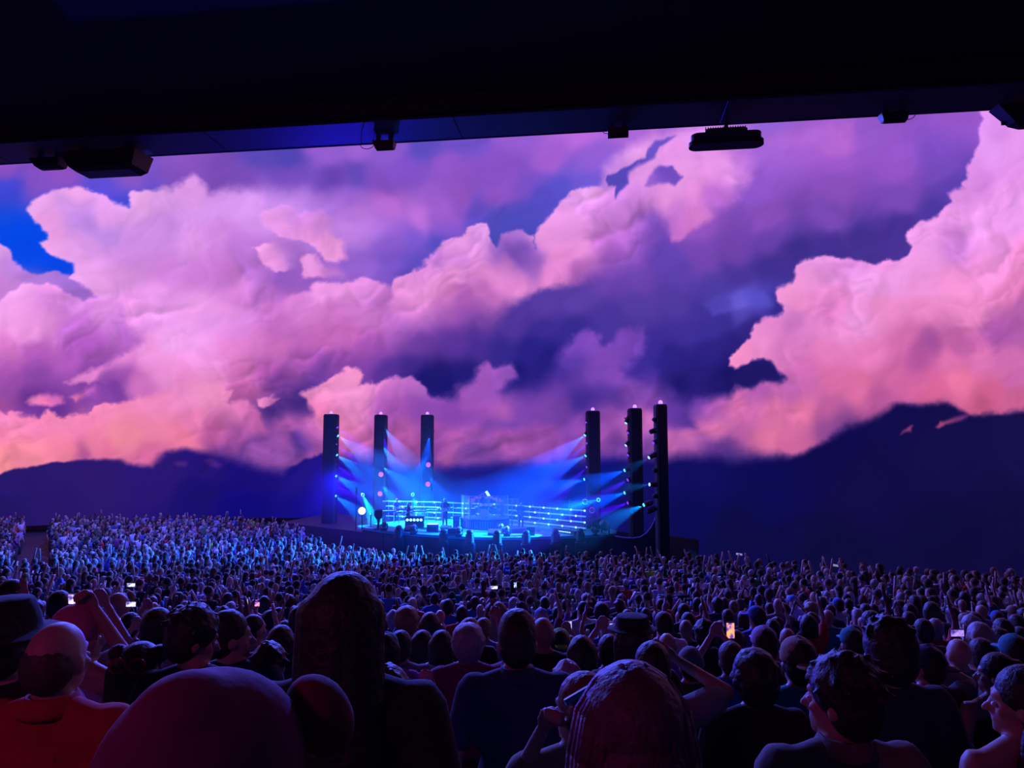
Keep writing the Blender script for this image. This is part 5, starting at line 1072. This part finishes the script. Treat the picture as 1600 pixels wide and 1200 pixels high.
H_(848, 959, 34, 'bald man directly behind the navy polo shirt man', hair=None, shirt='black', skin=2, Y=5.2, fat=1.1)
H_(874, 982, 32, 'person in a lime green baseball cap worn backwards', hair='short', hat='backcap', hatcol='lime', shirt='black', Y=5.6)
H_(732, 975, 40, 'grey curly-haired woman in a red top raising her right arm', hair='curly', haircol=(.25, .24, .28), shirt='maroon', arms=('hip', 'fist'), Y=5.0)
H_(660, 984, 26, 'woman with long dark hair left of the bare-armed woman', hair='long', shirt='black', Y=6.1)
H_(690, 984, 28, 'woman with dark bob and bare left arm in a black tank top', hair='bob', shirt='black', tank=True, Y=5.6, arms=('down', 'hip'))
H_(626, 984, 30, 'man in a pale grey t-shirt right of the tall silhouette', hair='short', shirt='grey', Y=5.4, fat=1.15)
H_(604, 988, 28, 'person in a teal sun visor partly behind the tall silhouette', hair='bob', hat='cap', hatcol='teal', shirt='purple', Y=5.2)
H_(636, 948, 30, 'person with bushy light hair behind the grey t-shirt man', hair='curly', haircol=3, shirt='purple', Y=6.6)
H_(672, 956, 22, 'person with brown hair behind the two long-haired women', hair='bob', haircol=2, shirt='navy', Y=7.6)
H_(722, 946, 15, 'person in a vivid red t-shirt left of the raised arm', hair='short', shirt='red', Y=10.2)
H_(606, 1040, 60, 'dark-haired person clapping with both hands raised by the tall silhouette', hair='messy', shirt='purple', arms=('bentup', 'bentup'), Y=2.6)
H_(985, 1046, 150, 'woman with big reddish-blond hair in the centre foreground, seen from behind', hair='huge', haircol=(.08, .028, .05), shirt='black', Y=1.36, headw=.26)
H_(905, 1050, 82, 'red-haired woman with a glittering blue hair clip, left hand in a fist', hair='bob', haircol=(.12, .04, .03), shirt='tan', turn=.8, Y=2.3, arms=('fistlow', 'down'), hands='fist', skin=1)
H_(1018, 998, 62, 'short-haired man in a grey t-shirt shading his eyes with his right hand', hair='crop', shirt='grey', arms=('down', 'brow'), hands='open', Y=2.9, fat=1.12)
H_(988, 966, 46, 'person with tall dark hair under a flat-topped dark hat', hair='bob', hat='boater', hatcol='black', shirt='black', Y=3.7)
H_(952, 990, 30, 'person in a striped top holding a phone up with both hands', hair='short', shirt='lilac', arms=('phone_high', 'phone_high'), hands='hold', Y=5.2)
H_(908, 992, 34, 'woman with smooth dark hair right of the lime cap', hair='long', shirt='black', Y=4.6)
H_(886, 1032, 44, 'white-haired woman behind the hair clip', hair='messy', haircol=(.36, .33, .36), shirt='charcoal', Y=4.4)
H_(1246, 995, 54, 'man in a beige baseball cap worn backwards and a teal t-shirt', hair='short', hat='backcap', hatcol='tan', shirt='teal', Y=3.5, fat=1.15)
H_(1310, 1022, 110, 'man with bushy dark hair and tan shirt, cheek rimmed in violet light', hair='messy', haircol=0, shirt=(.14, .105, .085), collar=True, turn=.75, Y=1.85, fat=1.12)
H_(1386, 968, 68, 'tall person with spiky dark hair and dark teal shirt, right of centre', hair='spiky', shirt=(.01, .03, .045), Y=2.7, fat=1.1)
H_(1446, 1008, 44, 'person in a navy cap with sunglasses, bare right arm raised', hair='short', hat='backcap', hatcol='navy', shirt='black', arms=('down', 'brow'), Y=3.9, turn=.5)
H_(1497, 993, 38, 'bald man in a grey t-shirt near the right edge', hair=None, shirt='grey', skin=1, Y=4.8, fat=1.05)
H_(1531, 994, 36, 'balding dark-haired man between the bald man and the teal cap', hair='crop', shirt='charcoal', Y=4.9)
H_(1583, 991, 38, 'person in a teal baseball cap at the right edge', hair='short', hat='cap', hatcol='teal', shirt='grey', Y=4.6)
H_(1553, 1020, 42, 'woman with pinned-up dark hair and bare shoulders by the right edge', hair='bun', shirt='black', tank=True, turn=.8, Y=3.8)
H_(1592, 1040, 88, 'bare-shouldered woman with long dark hair cut off by the right edge', hair='long', shirt='black', tank=True, turn=.9, Y=2.1, yaw=.1)
H_(1178, 1016, 62, 'woman with large dark hair left of the teal t-shirt man', hair='curly', haircol=0, shirt='black', Y=3.2)
H_(1193, 978, 34, 'person in a lilac baseball cap', hair='short', hat='cap', hatcol='lilac', shirt='charcoal', Y=5.2)
H_(1141, 1001, 34, 'person in a patterned blue shirt holding up a glowing orange phone', hair='short', haircol=2, shirt='blue', arms=('phone_high', 'phone_high'), hands='hold', Y=5.0)
H_(1078, 1012, 40, 'person in a grey knit cap right of the man shading his eyes', hair='short', hat='beanie', hatcol='grey', shirt='charcoal', Y=4.7)
H_(1042, 985, 26, 'bald-headed person behind the man shading his eyes', hair=None, shirt='purple', Y=6.2)
H_(1100, 968, 28, 'person with dark hair between grey knit cap and orange phone', hair='messy', shirt='black', Y=6.4)
H_(1230, 978, 22, 'bald person behind the beige cap, rosy light on the crown', hair=None, shirt='pink', Y=7.6)
H_(1330, 980, 28, 'person in a dark teal cap behind the tan shirt man', hair='short', hat='cap', hatcol='teal', shirt='charcoal', Y=6.0)
H_(24, 905, 30, 'dark-haired person facing right above the black hat', hair='short', shirt='charcoal', turn=-.9, Y=6.4)
H_(95, 922, 24, 'dark-haired person left of the tablet at the upper left', hair='short', shirt='pink', Y=7.6)
H_(186, 922, 22, 'grey-haired person right of the raised fist', hair='balding', haircol=4, shirt='grey', Y=7.8, turn=-.8)
H_(205, 956, 26, 'dark-haired person in a violet shirt filming with a sideways phone at the left', hair='short', shirt='purple', arms=('phone_high', 'phone_high'), hands='hold', Y=6.6)
H_(116, 951, 32, 'person half hidden behind the pink knit cap, holding up the tablet-like phone', hair='short', shirt='grey', arms=('phone_high', 'phone_high'), hands='hold', Y=4.5)
H_(890, 992, 24, 'person filming with an upright phone right of the lime cap', hair='short', shirt='black', arms=('phone_high', 'phone_high'), hands='hold', Y=6.4)
H_(184, 990, 28, 'person with light hair holding up a phone by the raised fist', hair='short', haircol=3, shirt='grey', arms=('phone_high', 'phone_high'), hands='hold', Y=5.3)
H_(1068, 965, 14, 'person in a white shirt among the middle rows, right of centre', hair='short', shirt='white', Y=12)
H_(851, 932, 12, 'man in a bright blue t-shirt and white cap in the middle rows', hair='short', hat='cap', hatcol='white', shirt='blue', Y=14.2)
H_(884, 935, 12, 'person in a white t-shirt beside the bright blue t-shirt', hair='short', shirt='white', Y=14.2)
H_(940, 942, 22, 'person with large dark afro-like hair in the middle rows', hair='curly', haircol=0, shirt='black', Y=10)
hd = [o for o in bpy.data.objects if o.get('label', '').startswith('hooded person')][0]
link('cap_brim', remesh(MB().ell((0, .155, 1.645), (.06, .05, .07), Matrix.Rotation(.5, 3, 'X'), 16, 10), .008, 900, 1, 'brim'), M['cloth'], hd).color = (.10, .008, .03, 1)
n_hero = len(taken)

# ------------------------------------------------------------------ phones held up in the crowd
def phone(px, py, Y, w, h, label, col, rot=(0, 0, 0), strength=1.6, name='phone', land=False):
    p = P(px, py, Y); o = MB().box((0, 0, 0), (w, .011, h), bev=.004).build(name, M['black'], loc=p, rot=rot)
    tag(o, label, name)
    m_ = mat('phone_screen', (.1, .1, .1), .3, emit=col, strength=strength)
    nt = m_.node_tree; b = nt.nodes['Principled BSDF']; nz = nt.nodes.new('ShaderNodeTexNoise'); nz.inputs['Scale'].default_value = 26; tc = nt.nodes.new('ShaderNodeTexCoord'); nt.links.new(tc.outputs['Object'], nz.inputs[0])
    cr = nt.nodes.new('ShaderNodeValToRGB'); cr.color_ramp.elements[0].position = .38; cr.color_ramp.elements[0].color = (.04, .03, .35, 1); cr.color_ramp.elements[1].position = .6; cr.color_ramp.elements[1].color = col
    nt.links.new(nz.outputs[0], cr.inputs[0]); nt.links.new(cr.outputs[0], b.inputs['Emission Color'])
    MB().box((0, -.0065, 0), (w*.9, .002, h*.86)).build('display', m_, o)
    return o
phone(118, 936, 4.78, .10, .072, 'bright tablet-like phone filming the clouds beside the raised fist', (1, .7, .8, 1), (.1, 0, -.1))
phone(184, 975, 5.58, .052, .1, 'upright phone with a cloud picture right of the raised fist', (.95, .6, .85, 1))
phone(205, 944, 6.88, .1, .05, 'small sideways phone right of the raised fist, pale display', (.8, .75, 1, 1))
phone(952, 979, 5.48, .10, .055, 'small phone held up in both hands right of the lime cap', (.6, .5, 1, 1))
phone(889, 978, 6.68, .055, .10, 'upright phone with a violet display above the woman with smooth dark hair', (.6, .5, 1, 1))
phone(1141, 985, 5.28, .062, .125, 'upright phone with a glowing orange display right of centre', (1, .35, .08, 1), strength=1.8)
phone(386, 941, 11, .06, .12, 'small bright phone in the rows left of the tall silhouette', (1, .8, .9, 1))
phone(402, 944, 11, .08, .07, 'reddish phone display beside the small bright phone', (1, .3, .5, 1))
phone(205, 914, 13, .16, .07, 'tiny pale phone display in the left middle rows', (.8, .85, 1, 1))
phone(772, 918, 15, .16, .07, 'tiny white phone display in the centre rows', (1, .8, 1, 1))
phone(805, 914, 15, .06, .12, 'tiny blue phone display right of the white one in the centre rows', (.5, .7, 1, 1))
phone(1495, 989, 5.05, .1, .05, 'thin violet phone edge above the bald head at the right', (.5, .3, 1, 1), strength=1.2)
# red sunglasses pushed up on the woman's hair, and the blue hair clip
for o in [o for o in bpy.data.objects if o.get('label', '').startswith('woman with long dark hair and red')]:
    for s in (-1, 1):
        g = MB()
        pts = [Vector((s*.04+.033*math.cos(a), -.115+.01*math.sin(a), 1.675+.026*math.sin(a))) for a in np.linspace(0, 2*PI, 13)]
        for i in range(12): g.cap(pts[i], pts[i+1], .006, .006, 6, 1)
        g.build('sunglasses_rim', M['clip_red'] if 'clip_red' in M else M.setdefault('clip_red', mat('red_plastic', (.3, .03, .03), .3)), o)
for o in [o for o in bpy.data.objects if o.get('label', '').startswith('red-haired woman with a glittering')]:
    MB().box((-.02, -.1, 1.70), (.10, .02, .02), Matrix.Rotation(-.5, 3, 'Y'), bev=.005).build('hair_clip', mat('blue_clip', (.1, .5, .8), .15, .8), o)

# folded seats beside the steps
for k, (px, py, Y, lb) in enumerate(((722, 1120, 3.3, 'folded arena seat with pale label beside the navy polo shirt man'), (668, 1100, 4.2, 'folded arena seat on the left of the steps'), (716, 1050, 5.1, 'folded arena seat in front of the navy polo shirt man'))):
    p = P(px, py, Y); z = row_z(Y); t = thing('seat', lb, 'seat', (p.x, Y, z))
    MB().box((0, .12, .62), (.44, .06, .50), Matrix.Rotation(-.12, 3, 'X'), bev=.03).build('backrest', M['seat'], t)
    MB().box((0, .02, .60), (.42, .09, .40), Matrix.Rotation(.08, 3, 'X'), bev=.03).build('seat_pad', M['seat'], t)
    for sx in (-1, 1):
        MB().box((sx*.25, .05, .33), (.04, .30, .66), bev=.015).build('side_frame', M['gear'], t)
        MB().box((sx*.25, -.02, .68), (.06, .34, .04), bev=.015).build('armrest', M['black'], t)
    MB().box((.25, -.13, .48), (.045, .01, .10)).build('label_plate', M['white_gear'], t)
# ------------------------------------------------------------------ the rows behind: 240 figures of their own
arms_v = [('down', 'down'), ('down', 'down'), ('down', 'down'), ('hip', 'down'), ('bentup', 'bentup'), ('down', 'down'), ('down', 'high'), ('phone', 'phone'), ('bentup', 'bentup'), ('up', 'down'), ('hip', 'down')]
hair_v = ['short', 'long', 'bob', 'crop', None, 'messy', 'short', 'cap', 'long']
cnames = ['black', 'black', 'navy', 'charcoal', 'grey', 'white', 'white', 'blue', 'teal', 'maroon', 'green', 'navy', 'purple', 'black', 'lilac', 'red', 'grey', 'black', 'charcoal', 'grey', 'blue']
hname = {0: 'black', 1: 'dark brown', 2: 'brown', 3: 'blond', 4: 'grey', 5: 'dark', 6: 'black'}
pname = {('down', 'down'): 'arms down', ('down', 'high'): 'right arm up', ('phone', 'phone'): 'hands before face', ('bentup', 'bentup'): 'hands at chin', ('up', 'down'): 'left arm up', ('hip', 'down'): 'hand on hip'}
R2 = random.Random(11)
def free(x, y, r=.42):
    for a, b_, k in taken:
        if (a-x)**2+((b_-y)*.8)**2 < (r+k*.3)**2: return False
    return True
def in_view(x, y, m_=.06):
    return abs(x)/max(y, .1) < .72+m_+.8/max(y, 1)
# how far the crowd reaches: straight lines between (x, y) on the floor plan
EDGE = [(-60, 49), (-36, 50.5), (-30, 51.5), (-22, 52), (-15, 49), (-12, 43), (-9.5, 37.5), (-4, 35.0), (4, 34.5), (9.0, 31.4), (12.2, 28.6), (16, 26.4), (22, 24)]
def edge_y(x): return float(np.interp(x, [e[0] for e in EDGE], [e[1] for e in EDGE]))
def aisle(x, y):
    # walkways between the blocks
    if abs((x+y*.655)-(-.3)) < .9+0*y and y > 30: return True         # at the far left
    if 14.6 < y < 15.6 and -7.5 < x < -3.0: return True               # gap with a rail left of centre
    if 1.5 < y < 8.3 and abs(x+.62*0+ .28+.018*y) < .0: return True
    if abs(x+.085*y) < .33 and y < 6.4: return True                   # steps right of the tall silhouette
    return False
cand = []
for k in range(1, 60):
    y = 1.70+ROW*k
    if y > 54: break
    w = .80*y+1.5; x = -w+R2.random()*.6
    step = .66 if y < 30 else .60
    while x < w:
        xx = x+R2.uniform(-.10, .10); yy = y+R2.uniform(-.10, .10)
        x += step*R2.uniform(.88, 1.14)
        if not in_view(xx, yy) or yy > edge_y(xx)-.4 or aisle(xx, yy): continue
        if y < 8 and abs(xx) > .72*y+.9: continue
        cand.append((xx, yy, y))
for k in range(43, 66):   # extra rows on the flat floor
    pass
def zrow(y): return row_z(y)
near = [c for c in cand if c[1] > 3.6 and free(c[0], c[1], .52 if c[1] < 8 else .42)]
near.sort(key=lambda c: c[1]); N_NEAR = 238
indiv = near[:N_NEAR]; rest = near[N_NEAR:]
print('crowd', len(near), 'indiv up to', indiv[-1][1])
used_labels = {}
for x, y, yr in indiv:
    a = R2.choice(arms_v) if y > 5 else R2.choice([('down', 'down'), ('bentup', 'bentup')]); h = R2.choice(hair_v); c = R2.choice(cnames); hc = R2.randrange(len(HAIRS)); hc = R2.choice([0, 0, 1, 1, 5, 6, 2, 3, 4]); hat = None
    if h == 'cap': h = 'short'; hat = R2.choice(['cap', 'backcap']); hatc = R2.choice(['black', 'white', 'navy', 'tan', 'blue', 'grey'])
    sc = R2.gauss(1.0, .045); sc = max(.9, min(1.08, sc)); turn = R2.choice([0, 0, .35, -.35])
    side = 'left' if x/y < -.24 else 'right' if x/y > .24 else 'middle'
    rown = round((y-1.7)/ROW)
    ordn = ['first', 'second', 'third', 'fourth', 'fifth', 'sixth', 'seventh', 'eighth', 'ninth', 'tenth', 'eleventh', 'twelfth', 'thirteenth', 'fourteenth', 'fifteenth', 'sixteenth', 'seventeenth', 'eighteenth', 'nineteenth', 'twentieth'][min(rown, 19)]
    hd = ('%s cap' % hatc) if hat else ('bald head' if h is None else '%s %s hair' % (hname[hc], h if h != 'crop' else 'cropped'))
    lb = '%s shirt, %s, %s, %s row, %s' % (c, hd, pname[a], ordn, side)
    while lb in used_labels:
        c = R2.choice(cnames); lb = '%s shirt, %s, %s, %s row, %s' % (c, hd, pname[a], ordn, side)
        if R2.random() < .02: break
    used_labels[lb] = 1
    o = person('person, '+lb, (x, y, zrow(y)), yaw_to(Vector((x, y, 0)))+R2.uniform(-.25, .25), sc, arms=a, hair=h, haircol=hc, skin=R2.randrange(len(SKINS)), shirt=c, hat=hat, hatcol=hatc if hat else 'black', turn=turn, lod=1 if y < 7 else 2, group='concert-goers in the middle rows')
# ------------------------------------------------------------------ everyone farther away: one crowd
def tiny(arms, hair, seed):
    """about 230 triangles with the colour regions 0 skin, 1 shirt, 2 hair, 3 trousers"""
    parts = []
    def put(mb, reg): parts.append((np.array(mb.v), mb.f, reg))
    s = MB(); s.ell((0, .01, 1.60), (.082, .098, .125), None, 8, 5); s.cap((0, 0, 1.38), (0, 0, 1.52), .055, .055, 5, 1, True)
    t_ = MB(); t_.ell((0, 0, 1.18), (.20, .125, .27), None, 8, 5); t_.cap((-.15, 0, 1.37), (.15, 0, 1.37), .065, .065, 6, 1)
    for side, pose in zip('LR', arms):
        S, E, W = arm_points(side, pose)
        t_.cap(S, S.lerp(E, .7), .06, .05, 5, 1, True); s.cap(S.lerp(E, .6), E, .04, .036, 5, 1, True); s.cap(E, W+(W-E).normalized()*.13, .038, .030, 5, 1, True)
    put(s, 0); put(t_, 1)
    if hair:
        h = MB(); h.ell((0, -.022, 1.645), (.094, .104, .098), None, 8, 4)
        if hair == 'long': h.cap((0, -.05, 1.60), (0, -.07, 1.28), .085, .06, 6, 1)
        if hair == 'cap': h.ell((0, .11, 1.655), (.07, .07, .012), None, 6, 3)
        put(h, 2)
    l = MB(); l.cap((0, 0, .95), (0, 0, .05), .15, .10, 6, 1, True); put(l, 3)
    V = np.concatenate([p[0] for p in parts]); Fs = []; reg = []; n = 0
    for v, f, r_ in parts:
        Fs += [tuple(i+n for i in q_) for q_ in f]; reg.append(np.full(len(v), r_)); n += len(v)
    return V, Fs, np.concatenate(reg)
TINY = [tiny(a, h, i) for i, (a, h) in enumerate([(('down', 'down'), 'short'), (('down', 'down'), 'long'), (('down', 'down'), 'short'), (('down', 'down'), None), (('high', 'down'), 'short'), (('down', 'up'), 'long'), (('phone', 'phone'), 'short'), (('bentup', 'bentup'), 'long'), (('hip', 'down'), 'cap'), (('high', 'high'), 'short')])]
AV = []; AF = []; AC = []; nv = 0
def lc(c, k): return (c[0]*k, c[1]*k, c[2]*k)
for x, y, yr in rest:
    V, Fs, reg = TINY[R2.choice([0, 0, 1, 1, 2, 2, 3, 4, 6, 7, 8, 0, 1, 2, 3, 0, 1, 2, 8, 7, 0, 1, 2, 0, 5, 9, 0, 1, 2, 3] if y > 20 else [0, 0, 1, 1, 2, 2, 3, 6, 7, 8, 0, 1, 2, 0, 1, 2, 3, 4])]
    a = yaw_to(Vector((x, y, 0)))+R2.uniform(-.4, .4); sc = max(.88, min(1.09, R2.gauss(.985, .05))); ca_, sa = math.cos(a), math.sin(a)
    W_ = np.stack([(V[:, 0]*ca_-V[:, 1]*sa)*sc+x, (V[:, 0]*sa+V[:, 1]*ca_)*sc+y, V[:, 2]*sc+zrow(y)], 1)
    cs = np.array([SKINS[R2.randrange(6)], CLOTH[R2.choice(cnames+['white', 'lilac'])] if R2.random() < .992 else CLOTH['lime'], HAIRS[R2.choice([0, 1, 1, 2, 5, 6, 3, 4])], CLOTH['charcoal']])
    AV.append(W_); AC.append(cs[reg]); AF += [tuple(i+nv for i in q_) for q_ in Fs]; nv += len(V)
AV = np.concatenate(AV); AC = np.concatenate(AC)
me = bpy.data.meshes.new('crowd'); me.from_pydata(AV.tolist(), [], AF); me.update()
me.polygons.foreach_set('use_smooth', [True]*len(me.polygons))
ca = me.color_attributes.new('tint', 'FLOAT_COLOR', 'POINT'); ca.data.foreach_set('color', np.concatenate([AC, np.ones((len(AC), 1))], 1).astype(np.float32).ravel())
tag(link('crowd', me, M['crowd']), 'dense far crowd of small figures filling the floor up to the stage', 'crowd', kind='stuff')
print('crowd rest', len(rest), 'faces', len(AF))

# ------------------------------------------------------------------ musicians
def on_stage(label, px, pyf, pyt, **k):
    b = G(px, pyf, ZS); top = P(px, pyt, b.y); s = (top.z-ZS)/1.745
    yaw = k.pop('yaw', PI); z = ZS
    return person(label, b, yaw, max(.9, min(1.12, s)), lod=1, **k)
def guitar(parent_o, label, col):
    t = thing('guitar', label, 'guitar', parent_o.location+Vector((0, -.20, 1.10)), 0)
    s = MB(); s.ell((-.10, 0, 0), (.17, .03, .14), None, 12, 6); s.ell((.07, 0, .03), (.13, .03, .11), None, 12, 6)
    remeshed = remesh(s, .02, 600, 1, 'guitar_body'); link('body', remeshed, mat('guitar_wood', col, .3), t)
    MB().box((.42, 0, .12), (.60, .02, .045), Matrix.Rotation(-.25, 3, 'Y')).build('neck', M['brown_wood'] if 'brown_wood' in M else M.setdefault('brown_wood', mat('neck_wood', (.15, .08, .04), .4)), t)
    MB().box((.74, 0, .20), (.14, .02, .08), Matrix.Rotation(-.25, 3, 'Y')).build('headstock', M['black'], t)
    MB().box((-.06, -.032, 0), (.1, .01, .04)).build('bridge', M['chrome'], t)
    return t
g1 = on_stage('guitarist in dark clothes standing left of the drum riser', 695, 823.5, 779, arms=('guitar_l', 'guitar_r'), hair='messy', haircol=4, shirt='charcoal')
guitar(g1, 'pale electric guitar held by the left guitarist', (.5, .55, .5))
g2 = on_stage('bald bass player in a dark shirt standing right of the drum riser', 814, 827, 784.5, arms=('guitar_l', 'guitar_r'), hair='balding', haircol=4, shirt='navy', skin=5)
guitar(g2, 'dark bass guitar held by the bald bass player', (.05, .03, .03))
on_stage('keyboard player with long hair bent over the keyboards', 637, 824, 787, arms=('keys', 'keys'), hair='long', haircol=4, shirt='purple', yaw=PI-.6)
on_stage('player with dark curly hair behind the back rails at the left', 620, 816, 779, arms=('keys', 'keys'), hair='curly', haircol=2, shirt='blue')
dr = person('drummer seated behind the kit, dark shirt', riser_c+Vector((0, .5, .6-.30)), PI, .95, arms=('bentup', 'keys'), hair='short', haircol=0, shirt='charcoal', seated=True, lod=1)
